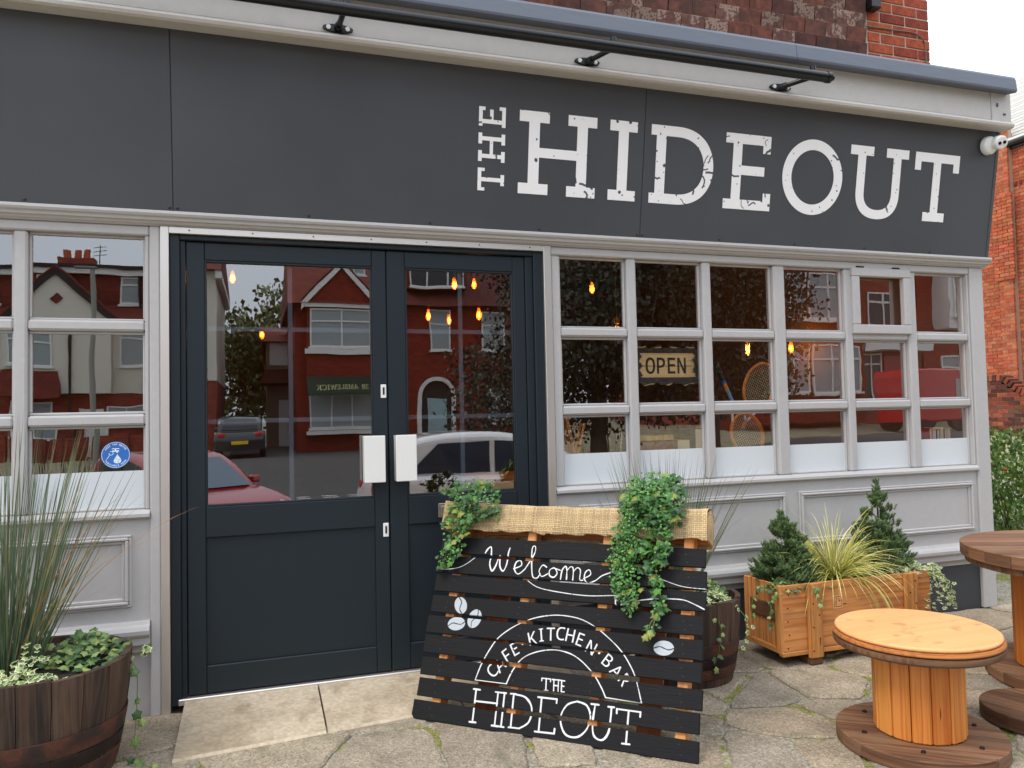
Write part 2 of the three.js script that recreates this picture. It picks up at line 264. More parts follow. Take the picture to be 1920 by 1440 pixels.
part(cafe, 'lintel', pbx(XL, XR - 0.002, 2.3, 3.19, -0.1, -0.012), M.greyBoard);

// shop windows
const ROWS = [[1.845, 2.252], [1.405, 1.795], [0.957, 1.353]];
function shopWindow(cols, x0, x1, casementCol) {
  const w = sub(cafe, 'shop_window');
  part(w, 'window_head', bx(x0, x1, 2.252, 2.298, -0.07, 0.006, 0.006), M.grey);
  part(w, 'window_sill', mould([[-0.07, 0.918], [0.012, 0.918], [0.024, 0.926], [0.024, 0.94], [0.0, 0.957], [-0.07, 0.957]], x0, x1), M.grey);
  const edges = [x0, ...cols.flat(), x1];
  for (let i = 0; i < edges.length; i += 2) if (edges[i + 1] - edges[i] > 0.004) part(w, i === 0 || i === edges.length - 2 ? 'window_post' : 'mullion', bx(edges[i], edges[i + 1], 0.957, 2.252, -0.07, 0.0, 0.009, 'y'), M.grey);
  cols.forEach(([a, b], ci) => {
    for (let k = 0; k < 2; k++) part(w, 'glazing_bar', bx(a, b, ROWS[k + 1][1], ROWS[k][0], -0.066, -0.003, 0.010), M.grey);
    ROWS.forEach(([y0, y1], ri) => {
      // putty line round each pane
      const e = 0.011 + rr(0, 0.003), z0 = -0.05, z1 = -0.03;
      const cs = ci === casementCol && ri === 0;
      if (cs) {
        const f = 0.048;
        part(w, 'casement_frame', [bx(a - 0.012, b + 0.012, y1 - f, y1 + 0.008, -0.02, 0.022, 0.006), bx(a - 0.012, b + 0.012, y0 - 0.012, y0 + f, -0.02, 0.022, 0.006), bx(a - 0.012, a + f, y0 + f, y1 - f, -0.02, 0.0215, 0.006, 'y'), bx(b - f, b + 0.012, y0 + f, y1 - f, -0.02, 0.0215, 0.006, 'y')], M.grey);
        for (const hx of [a + 0.06, b - 0.1]) part(w, 'hinge', bx(hx - 0.03, hx + 0.03, y1 + 0.009, y1 + 0.019, -0.01, 0.016, 0.002), M.rustD);
      } else part(w, 'putty', [bx(a, b, y0, y0 + e, z0, z1, 0.004), bx(a, b, y1 - e, y1, z0, z1, 0.004), bx(a, a + e, y0 + e, y1 - e, z0, z1 - 0.001, 0.004, 'y'), bx(b - e, b, y0 + e, y1 - e, z0, z1 - 0.001, 0.004, 'y')], M.grey);
      const g = new THREE.PlaneGeometry(b - a - 0.002, y1 - y0 - 0.002);
      part(w, 'pane', g, M.glass, [(a + b) / 2, (y0 + y1) / 2, -0.045], [rr(-0.003, 0.003), rr(-0.003, 0.003), 0]);
      if (ri === 2) part(w, 'frosted_film', pbx(a + 0.002, b - 0.002, y0 + 0.002, 1.138 + rr(-0.003, 0.003), -0.0425, -0.0418), M.frost);
    });
  });
  return w;
}
const LC = [[-2.62, -2.13], [-2.075, -1.583], [-1.528, -1.039], [-0.984, -0.497]];
const RC = [[1.623, 2.038], [2.097, 2.539], [2.597, 3.044], [3.126, 3.581], [3.639, 4.09], [4.162, 4.605]];
shopWindow(LC, XL, -0.477, -1);
shopWindow(RC, 1.566, 4.62, 4);
for (const [a, b] of [[-0.476, -0.43], [1.5635, 1.5655], [4.621, XR]]) if (b - a > 0.01) part(cafe, 'post', bx(a, b, 0, 2.298, -0.1, 0.012, 0.006, 'y'), M.grey);
part(cafe, 'post_base', bx(4.655, 4.765, 0.33, 0.5, -0.09, 0.03, 0.006), M.grey);

// stall risers under the windows
function riser(x0, x1, panels, plinth) {
  const r = sub(cafe, 'stall_riser');
  part(r, 'riser_board', pbx(x0, x1, 0.3, 0.918, -0.12, -0.004), M.grey);
  part(r, 'plinth', pbx(x0, x1, -0.05, 0.3, -0.12, plinth === M.slate ? -0.012 : -0.03), plinth);
  part(r, 'base_moulding', mould([[-0.02, 0.335], [0.024, 0.335], [0.03, 0.342], [0.03, 0.37], [0.04, 0.378], [0.05, 0.39], [0.052, 0.408], [0.044, 0.424], [0.026, 0.432], [0.02, 0.445], [-0.02, 0.447]], x0, x1), M.grey);
  for (const [a, b, y0, y1] of panels) {
    const g = [], st = [[0, 0.012, 0.010], [0.012, 0.026, 0.020], [0.026, 0.042, 0.007]];
    for (const [i0, i1, h] of st) g.push(bx(a + i0, b - i0, y1 - i1, y1 - i0, -0.005, h, 0.004), bx(a + i0, b - i0, y0 + i0, y0 + i1, -0.005, h, 0.004), bx(a + i0, a + i1, y0 + i1, y1 - i1, -0.005, h - 0.0005, 0.004, 'y'), bx(b - i1, b - i0, y0 + i1, y1 - i1, -0.005, h - 0.0005, 0.004, 'y'));
    part(r, 'panel_moulding', g, M.grey);
  }
}
riser(XL, -0.477, [[-2.75, -1.98, 0.513, 0.845], [-1.86, -0.556, 0.513, 0.845]], M.grey);
riser(1.5665, 4.62, [[1.70, 3.071, 0.518, 0.852], [3.168, 4.576, 0.522, 0.852]], M.slate);

// doorway: bright trim, dark frame, two unequal leaves
const DW = sub(cafe, 'door_trim');
part(DW, 'trim_strip', bx(-0.429, -0.391, 0.0, 2.297, -0.06, 0.02, 0.002, 'y'), M.alu);
part(DW, 'trim_strip', bx(1.519, 1.5625, 0.0, 2.297, -0.06, 0.02, 0.002, 'y'), M.alu);
part(DW, 'trim_strip', bx(-0.3905, 1.5185, 2.266, 2.297, -0.06, 0.019, 0.002), M.alu);
for (let i = 0; i < 7; i++) part(DW, 'screw', new THREE.SphereGeometry(0.004, 8, 6), M.screw, [-0.3 + i * 0.29, 2.283, 0.019]);
const DF = sub(cafe, 'door_frame');
part(DF, 'jamb', [bx(-0.3905, -0.345, 0.03, 2.2655, -0.09, 0.0, 0.004, 'y'), bx(-0.345, -0.321, 0.03, 2.24, -0.09, -0.018, 0.003, 'y')], M.door);
part(DF, 'jamb', [bx(1.465, 1.5185, 0.03, 2.2655, -0.09, 0.0, 0.004, 'y'), bx(1.421, 1.465, 0.03, 2.24, -0.09, -0.018, 0.003, 'y')], M.door);
part(DF, 'frame_head', bx(-0.345, 1.465, 2.241, 2.2655, -0.09, -0.002, 0.004), M.door);
part(DF, 'threshold', bx(-0.36, 1.49, 0.03, 0.06, -0.1, 0.004, 0.004), M.alu);
function doorLeaf(x0, x1, g0, g1, p0, p1, barX, handleX) {
  const d = sub(cafe, 'door'), z0 = -0.075, z1 = -0.022, yb = 0.066, yt = 2.237;
  part(d, 'stile', bx(x0, g0, yb, yt, z0, z1, 0.004, 'y'), M.door); part(d, 'stile', bx(g1, x1, yb, yt, z0, z1, 0.004, 'y'), M.door);
  part(d, 'rail', bx(g0, g1, 2.15, yt, z0, z1 - 0.0008, 0.004), M.door); part(d, 'rail', bx(g0, g1, 0.803, 0.951, z0, z1 - 0.0008, 0.004), M.door); part(d, 'rail', bx(g0, g1, yb, 0.195, z0, z1 - 0.0008, 0.004), M.door);
  part(d, 'door_panel', bx(g0, g1, 0.195, 0.803, z0 + 0.01, z1 - 0.014, 0.002), M.door);
  part(d, 'pane', new THREE.PlaneGeometry(g1 - g0, 1.199), M.glassD, [(g0 + g1) / 2, 1.5505, -0.042], [rr(-0.001, 0.001), rr(-0.002, 0.002), 0]);
  const bar = std({ color: 0x4c4c53, roughness: 0.5 });
  part(d, 'glazing_bar', pbx(barX - 0.011, barX + 0.011, 0.951, 2.15, -0.058, -0.050), bar);
  for (const y of [1.362, 1.818]) for (const [a, b] of [[g0, barX - 0.011], [barX + 0.011, g1]]) part(d, 'glazing_bar', pbx(a, b, y - 0.011, y + 0.011, -0.058, -0.050), bar);
  part(d, 'glazing_bead', [bx(g0, g1, 0.951, 0.96, -0.04, z1 - 0.003, 0.002), bx(g0, g1, 2.141, 2.15, -0.04, z1 - 0.003, 0.002), bx(g0, g0 + 0.009, 0.96, 2.141, -0.04, z1 - 0.003, 0.002, 'y'), bx(g1 - 0.009, g1, 0.96, 2.141, -0.04, z1 - 0.003, 0.002, 'y')], M.door);
  part(d, 'handle', [bx(handleX, handleX + 0.106, 1.035, 1.272, 0.042, 0.056, 0.003, 'y'), bx(handleX + 0.001, handleX + 0.016, 1.037, 1.27, -0.022, 0.0418, 0.002, 'y')], M.handle);
  return d;
}
const dl = doorLeaf(-0.318, 0.6485, -0.235, 0.576, 0, 0, 0.166, 0.515);
for (const [x, y] of [[0.627, 1.5], [0.629, 0.785]]) { const p = part(dl, 'lock_plate', bx(x - 0.014, x + 0.014, y - 0.035, y + 0.035, -0.022, -0.016, 0.002), M.white); p.userData.label = 'white lock plate with keyhole'; part(dl, 'keyhole', bx(x - 0.004, x + 0.005, y - 0.018, y + 0.02, -0.016, -0.0135, 0.001), M.black); }
const dr = doorLeaf(0.6525, 1.418, 0.748, 1.350, 0, 0, 1.054, 0.676);
part(dr, 'letter_plate', [bx(0.905, 1.205, 0.83, 0.905, -0.022, -0.012, 0.004), bx(0.92, 1.19, 0.843, 0.892, -0.0125, -0.004, 0.006)], M.chrome);

// moulding, sign fascia, cornice and roof edge
part(cafe, 'fascia_moulding', mould([[-0.02, 2.2985], [0.012, 2.2985], [0.018, 2.304], [0.03, 2.306], [0.036, 2.316], [0.05, 2.318], [0.054, 2.33], [0.066, 2.336], [0.072, 2.346], [0.07, 2.36], [-0.02, 2.362]], XL, 4.762), M.grey);
part(cafe, 'fascia_box', mould([[-0.01, 2.3625], [0.05, 2.3625], [0.19, 3.2], [-0.01, 3.2]], XL, 4.735), M.slate);
const fascia = sub(cafe, 'sign_fascia', [0, 2.3626, 0.06]); fascia.rotation.x = 9.435 * Math.PI / 180;
for (const [a, b] of [[XL, -0.368], [-0.3645, 2.0935], [2.097, 4.712]]) part(fascia, 'sign_panel', uvm(cbox(b - a, 0.852, 0.005, 0.001), 'x', 0.4, 0.4).translate((a + b) / 2, 0.427, -0.0025), M.panel);
part(fascia, 'edge_trim', bx(4.714, 4.738, 0.0, 0.853, -0.04, 0.003, 0.002, 'y'), M.panel);
{ const g = new THREE.SphereGeometry(0.0085, 10, 6).scale(1, 1, 0.45);
  for (const x of [-2.2, -1.6, -0.98, -0.382, -0.348, 0.256, 0.872, 1.48, 2.077, 2.111, 2.625, 3.16, 3.695, 4.23]) for (const y of [0.838, 0.015]) part(fascia, 'screw', g, M.screw, [x, y, 0.0005]); }
// slab-serif lettering, worn
const poly = (pts) => new THREE.Shape(pts.map(p => new THREE.Vector2(p[0], p[1])));
function slab(ch, w, h, t, s, sw) {   // t stem, s serif and bar thickness, sw serif width
  const c = sw / 2, a0 = c - t / 2, a1 = c + t / 2;
  if (ch === 'I') return poly([[0, 0], [w, 0], [w, s], [w / 2 + t / 2, s], [w / 2 + t / 2, h - s], [w, h - s], [w, h], [0, h], [0, h - s], [w / 2 - t / 2, h - s], [w / 2 - t / 2, s], [0, s]]);
  if (ch === 'H') { const b0 = w - a1, b1 = w - a0, m0 = h * 0.45, m1 = m0 + s * 0.9; return poly([[0, 0], [sw, 0], [sw, s], [a1, s], [a1, m0], [b0, m0], [b0, s], [w - sw, s], [w - sw, 0], [w, 0], [w, s], [b1, s], [b1, h - s], [w, h - s], [w, h], [w - sw, h], [w - sw, h - s], [b0, h - s], [b0, m1], [a1, m1], [a1, h - s], [sw, h - s], [sw, h], [0, h], [0, h - s], [a0, h - s], [a0, s], [0, s]]); }
  if (ch === 'E') { const e0 = a0, e1 = a1, m0 = h * 0.46, m1 = m0 + s * 0.95, d = h * 0.235; return poly([[0, 0], [w, 0], [w, d], [w - t * 0.85, d], [w - t * 0.85, s], [e1, s], [e1, m0], [w * 0.84, m0], [w * 0.84, m1], [e1, m1], [e1, h - s], [w * 0.95 - t * 0.85, h - s], [w * 0.95 - t * 0.85, h - d], [w * 0.95, h - d], [w * 0.95, h], [0, h], [0, h - s], [e0, h - s], [e0, s], [0, s]]); }
  if (ch === 'T') { const d = h * 0.26, m = w / 2, b = sw / 2; return poly([[m - b, 0], [m + b, 0], [m + b, s], [m + t / 2, s], [m + t / 2, h - s], [w - t * 0.8, h - s], [w - t * 0.8, h - d], [w, h - d], [w, h], [0, h], [0, h - d], [t * 0.8, h - d], [t * 0.8, h - s], [m - t / 2, h - s], [m - t / 2, s], [m - b, s]]); }
  if (ch === 'O') { const q = new THREE.Shape(); q.absellipse(w / 2, h / 2, w / 2, h / 2, 0, Math.PI * 2); const o = new THREE.Path(); o.absellipse(w / 2, h / 2, w / 2 - t * 1.05, h / 2 - s * 1.1, 0, Math.PI * 2, true); q.holes.push(o); return q; }
  if (ch === 'D') { const q = new THREE.Shape(); q.moveTo(0, 0); q.lineTo(w * 0.42, 0); q.bezierCurveTo(w * 0.82, 0, w, h * 0.24, w, h / 2); q.bezierCurveTo(w, h * 0.76, w * 0.82, h, w * 0.42, h); q.lineTo(0, h); q.lineTo(0, h - s); q.lineTo(a0 - 0.2 * c, h - s); q.lineTo(a0 - 0.2 * c, s); q.lineTo(0, s); const x = a1 - 0.2 * c, o = new THREE.Path(); o.moveTo(x, s); o.lineTo(x, h - s); o.lineTo(w * 0.42, h - s); o.bezierCurveTo(w * 0.72, h - s, w - t * 1.05, h * 0.7, w - t * 1.05, h / 2); o.bezierCurveTo(w - t * 1.05, h * 0.3, w * 0.72, s, w * 0.42, s); q.holes.push(o); return q; }
  if (ch === 'U') { const q = new THREE.Shape(), b1 = w - a0, b0 = w - a1, m = w / 2; q.moveTo(0, h); q.lineTo(0, h - s); q.lineTo(a0, h - s); q.lineTo(a0, h * 0.36); q.bezierCurveTo(a0, h * 0.12, a0 + (m - a0) * 0.4, 0, m, 0); q.bezierCurveTo(m + (b1 - m) * 0.6, 0, b1, h * 0.12, b1, h * 0.36); q.lineTo(b1, h - s); q.lineTo(w, h - s); q.lineTo(w, h); q.lineTo(w - sw, h); q.lineTo(w - sw, h - s); q.lineTo(b0, h - s); q.lineTo(b0, h * 0.36); q.bezierCurveTo(b0, h * 0.2, b0 - (b0 - m) * 0.4, s, m, s); q.bezierCurveTo(a1 + (m - a1) * 0.4, s, a1, h * 0.2, a1, h * 0.36); q.lineTo(a1, h - s); q.lineTo(sw, h - s); q.lineTo(sw, h); return q; }
}
T.worn = canvasTex(1536, 512, (g, w, h) => {   // white vinyl with worn-through specks and cracks
  g.fillStyle = '#f6f5f4'; g.fillRect(0, 0, w, h);
  for (let i = 0; i < 900; i++) { const v = 232 + 20 * rnd(); g.fillStyle = `rgb(${v},${v},${v - 2})`; g.fillRect(rnd() * w, rnd() * h, rr(2, 12), rr(1, 5)); }
  g.fillStyle = '#4d4f55'; g.strokeStyle = '#4d4f55';
  for (let i = 0; i < 620; i++) { const x = rnd() * w, y = rnd() * h, r = rr(0.7, 2.3) * (rnd() < 0.1 ? 2 : 1); g.beginPath(); g.ellipse(x, y, r, r * rr(0.6, 1.3), rnd() * 3, 0, 7); g.fill(); }
  const cl = Array.from({ length: 16 }, () => [rnd() * w, rnd() * h]); for (let i = 0; i < 150; i++) { const cc = pick(cl), far = rnd() < 0.25; let x = far ? rnd() * w : cc[0] + rr(-45, 45), y = far ? rnd() * h : cc[1] + rr(-45, 45), a = rnd() * 6.28; g.lineWidth = rr(1.5, 5.6); g.beginPath(); g.moveTo(x, y); for (let k = 0; k < 2 + rnd() * 5; k++) { a += rr(-0.9, 0.9); x += Math.cos(a) * rr(4, 10); y += Math.sin(a) * rr(4, 10); g.lineTo(x, y); } g.stroke(); }
});
M.worn = std({ map: T.worn, roughness: 0.5 });
function letterMesh(ch, x, y, w, h, t, s, sw, up = false) {
  const g = new THREE.ExtrudeGeometry(slab(ch, w, h, t, s, sw), { depth: 0.0015, bevelEnabled: false, curveSegments: 28 });
  const p = g.attributes.position, uv = g.attributes.uv, ox = up ? 0.4 : x - 1.2;
  for (let i = 0; i < p.count; i++) uv.setXY(i, (p.getX(i) + ox) / 3.5 + (up ? y * 0.7 : 0), (p.getY(i) + (up ? 0.25 : 0.3)) / 1.1667);
  const o = part(fascia, 'letter', g, M.worn, [x, y, 0.001], up ? [0, 0, Math.PI / 2] : null); return o;
}
for (const [ch, x, w, sw, h = 0.436, y = 0.199, t = 0.0615] of [['H', 1.349, 0.452, 0.171], ['I', 1.881, 0.169, 0.169], ['D', 2.138, 0.413, 0.165], ['E', 2.629, 0.327, 0.165], ['O', 3.034, 0.443, 0, 0.452, 0.196], ['U', 3.529, 0.457, 0.178, 0.444, 0.199], ['T', 4.041, 0.368, 0.178, 0.433, 0.210]]) letterMesh(ch, x, y, w, h, t, 0.057, sw);
for (const [ch, y, w, sw] of [['T', 0.199, 0.118, 0.058], ['H', 0.351, 0.146, 0.056], ['E', 0.532, 0.104, 0.05]]) letterMesh(ch, 1.27, y, w, 0.147, 0.021, 0.02, sw, true);
// cornice
part(cafe, 'cornice_board', bx(XL, 4.557, 3.21, 3.425, -0.1, 0.283, 0.004), M.greyBoard);
part(cafe, 'cornice_board', bx(4.559, 4.728, 3.206, 3.425, -0.1, 0.287, 0.004), M.greyBoard);
part(cafe, 'cornice_bead', mould([[0.1, 3.209], [0.1, 3.185], [0.19, 3.178], [0.215, 3.169], [0.29, 3.167], [0.303, 3.174], [0.307, 3.188], [0.302, 3.201], [0.288, 3.209]], XL, 4.728), M.greyBoard);
for (const [a, b] of [[XL - 0.1, 2.984], [2.987, 4.693]]) part(cafe, 'coping', mould([[-0.28, 3.40], [0.29, 3.39], [0.352, 3.377], [0.360, 3.381], [0.363, 3.392], [0.355, 3.466], [0.347, 3.481], [0.325, 3.489], [-0.28, 3.53]], a, b), M.coping);
part(cafe, 'nail', [bx(4.60, 4.612, 3.3, 3.325, 0.287, 0.292, 0.001), bx(4.655, 4.675, 3.25, 3.262, 0.287, 0.292, 0.001)], M.screw);
// first floor: hung tiles and a strip of brick
part(cafe, 'upper_wall', pbx(XL, 4.70, 3.4, 6.4, -6.2, -0.313), std({ color: 0x9a8272, roughness: 1 }));
const tw = sub(cafe, 'tile_hanging');
{
  const mats = [std({ map: T.clay, color: 0xd6c0b4, roughness: 0.9 }), std({ map: T.clay, color: 0xb8a098, roughness: 0.9 }), std({ map: T.clay, color: 0xe8c4b0, roughness: 0.9 }), std({ map: T.lichen, color: 0xf0e0d8, roughness: 0.95 }), std({ map: T.lichen, color: 0xd4c6be, roughness: 0.95 })];
  const vars_ = Array.from({ length: 18 }, () => uvm(cbox(0.172 + rr(-0.004, 0.001), 0.155, 0.017, 0.002), 'x', 1.7, 1.7).rotateX(0.17));
  for (let r = 0; r < 12; r++) { const n = 15, off = (r % 2) * 0.0875; for (let i = 0; i < n; i++) { const x = 4.02 - off - i * 0.1755; if (x < 1.45) continue; part(tw, 'tile', pick(vars_), mats[rnd() < 0.42 ? 3 + Math.floor(rnd() * 2) : Math.floor(rnd() * 3)], [x + rr(-0.002, 0.002), 3.53 + r * 0.105, -0.288 + rr(-0.002, 0.003)], [0, 0, rr(-0.012, 0.012)]); } if (r % 2) part(tw, 'tile', uvm(cbox(0.085, 0.155, 0.014, 0.002), 'x', 1.7, 1.7).rotateX(0.12), pick(mats), [4.063, 3.53 + r * 0.105, -0.287]); }
  part(cafe, 'tile_backing', pbx(1.2, 4.1, 3.42, 6.39, -0.312, -0.308), std({ color: 0x4a332c, roughness: 1 }));
}
const bw = sub(cafe, 'brick_wall');
{
  const bm = [0xc2573a, 0xb34a30, 0xd0633c, 0xa5452f, 0xd8703f].map(c => std({ map: T.brick, color: c, roughness: 0.95, bumpMap: T.stoneB, bumpScale: 0.003 }));
  const full = uvm(cbox(0.215, 0.066, 0.10, 0.003), 'x', 3, 3), half = uvm(cbox(0.103, 0.066, 0.10, 0.003), 'x', 3, 3);
  for (let r = 0; r < 14; r++) { const y = 3.46 + r * 0.0765; let xs = r % 2 ? [[4.602, full], [4.374, full], [4.20, half]] : [[4.655, half], [4.487, full], [4.259, full]]; for (const [x, g] of xs) part(bw, 'brick', g, pick(bm), [x, y, -0.356 + rr(-0.002, 0.002)]); }
  part(bw, 'mortar', pbx(4.108, 4.704, 3.42, 6.39, -0.3128, -0.3115), std({ color: 0xb5a18e, roughness: 1 }));
  part(bw, 'cable', tube([at(1622, 49, -0.298), at(1680, 57, -0.298), at(1718, 64, -0.298), at(1733, 78, -0.298), at(1736, 100, -0.298), at(1737, 125, -0.298)], 0.005, 24, 5), std({ color: 0x6a5a50, roughness: 0.7 }));
  part(bw, 'downpipe_end', [bx(4.12, 4.2, 4.16, 4.6, -0.3, -0.22, 0.01, 'y')], M.black);
}

// ---------- fittings on the front ----------
{
  const L = thing('sign_light', 'long black tubular sign light on three brackets above the fascia', 'sign light', [1.3, 3.255, 0.44]);
  const o = (x, y, z) => V(x - 1.3, y - 3.255, z - 0.44), yT = 3.256;
  part(L, 'light_tube', [rod(o(-0.75, yT, 0.44), o(3.125, yT, 0.44), 0.029, 24)], M.blackMetal);
  part(L, 'end_cap', [rod(o(3.115, yT, 0.44), o(3.14, yT, 0.44), 0.032, 24), rod(o(3.14, yT, 0.44), o(3.165, yT, 0.44), 0.015, 12)], M.blackMetal);
  for (const [x, xt] of [[0.387, 0.40], [1.69, 1.765], [2.915, 3.02]]) {
    const b = part(L, 'bracket', [new THREE.CylinderGeometry(0.1, 0.1, 0.012, 28).rotateX(Math.PI / 2).scale(0.72, 0.2, 1).translate(x - 1.3, 3.234 - 3.255, 0.29 - 0.44), rod(o(x, 3.236, 0.285), o(xt, 3.25, 0.42), 0.014, 10), rod(o(x, 3.236, 0.285), o(x + (xt - x) * 0.25, 3.238, 0.32), 0.02, 10), rod(o(xt + 0.015, 3.28, 0.43), o(xt + 0.015, 3.312, 0.43), 0.017, 10)], M.blackMetal);
    for (const s of [-1, 1]) part(b, 'screw', rod(o(x + s * 0.045, 3.234, 0.295), o(x + s * 0.045, 3.234, 0.303), 0.011, 14), M.whiteU);
  }
}
{
  const p = V(4.615, 3.075, 0.19), C = thing('security_camera', 'small white turret security camera at the right end of the fascia', 'camera', [p.x, p.y, p.z]);
  const tiltQ = new THREE.Quaternion().setFromUnitVectors(V(0, 1, 0), V(0, -0.164, 0.986));
  part(C, 'base', new THREE.LatheGeometry([[0, 0], [0.058, 0], [0.06, 0.006], [0.058, 0.03], [0.05, 0.042], [0, 0.046]].map(q => new THREE.Vector2(...q)), 36).applyQuaternion(tiltQ), M.white);
  const dir = V(-0.22, -0.35, 0.91).normalize(), q = new THREE.Quaternion().setFromUnitVectors(V(0, 1, 0), dir), c = V(0.028, 0.006, 0.06);
  part(C, 'housing', new THREE.LatheGeometry([[0, -0.03], [0.025, -0.03], [0.042, -0.012], [0.046, 0.01], [0.045, 0.03], [0.040, 0.04], [0.036, 0.042], [0, 0.042]].map(a => new THREE.Vector2(...a)), 36).applyQuaternion(q).translate(c.x, c.y, c.z), M.white);
  const ux = V(1, 0, 0).applyQuaternion(q).normalize();
  for (const s of [-1, 1]) { const a = c.clone().addScaledVector(dir, 0.041).addScaledVector(ux, s * 0.016), b = a.clone().addScaledVector(dir, 0.004); part(C, 'lens', rod(a, b, 0.0105, 18), M.darkGlass); }
}
// sticker on the left window
{
  const t = canvasTex(512, 512, (g) => {
    g.fillStyle = '#2d6fc0'; g.fillRect(0, 0, 512, 512); g.strokeStyle = '#dfe9f4'; g.lineWidth = 9; g.beginPath(); g.arc(256, 256, 243, 0, 7); g.stroke();
    g.fillStyle = '#e6eef6'; g.strokeStyle = '#e6eef6'; g.font = 'bold 46px sans-serif'; g.textAlign = 'center'; g.textBaseline = 'middle';
    const arc = (s, r, a0, da, flip) => [...s].forEach((ch, i) => { const a = a0 + (i - (s.length - 1) / 2) * da; g.save(); g.translate(256 + r * Math.sin(a), 256 - r * Math.cos(a)); g.rotate(flip ? a + Math.PI : a); g.fillText(ch, 0, 0); g.restore(); });
    arc('FREE TAP WATER', 205, 0, 0.155); arc('AVAILABLE HERE', 205, Math.PI, -0.155, true);
    g.lineWidth = 10; g.fillRect(190, 128, 130, 16); g.fillRect(243, 138, 22, 34); g.fillRect(196, 168, 118, 26); g.fillRect(270, 190, 24, 24);
    g.beginPath(); g.arc(176, 220, 36, 4.2, 9.6); g.stroke(); g.beginPath(); g.moveTo(150, 250); g.quadraticCurveTo(120, 320, 80, 345); g.stroke();
    g.beginPath(); g.moveTo(285, 235); g.bezierCurveTo(300, 290, 365, 320, 350, 385); g.bezierCurveTo(340, 430, 230, 430, 222, 385); g.bezierCurveTo(210, 330, 270, 300, 285, 235); g.fill();
    g.strokeStyle = '#2d6fc0'; g.lineWidth = 4; for (let i = 0; i < 22; i++) { g.beginPath(); const x = rr(240, 335), y = rr(320, 405); g.moveTo(x, y); g.lineTo(x + rr(-18, 18), y + rr(-14, 14)); g.stroke(); }
  });
  const p = at(217, 853, -0.043), g = new THREE.CircleGeometry(0.062, 48);
  const s = part(scene, numbered('window_sticker'), g, std({ map: t, roughness: 0.5 }), [p.x, p.y, -0.0415]);
  s.userData = { label: 'round blue sticker with white tap and drop on the window pane', category: 'sticker' };
}

// ---------- pallet sign ----------
const PQ = { x: 0.66, z: 0.473, az: 0.734, th: 0.387, w: 1.279, h: 0.828 };
const pe1 = V(Math.cos(PQ.az), 0, Math.sin(PQ.az)), pnb = V(Math.sin(PQ.az), 0, -Math.cos(PQ.az));
const pe2 = V(0, Math.cos(PQ.th), 0).addScaledVector(pnb, Math.sin(PQ.th)), pn = new THREE.Vector3().crossVectors(pe1, pe2);
const pO = V(PQ.x, 0.006, PQ.z);
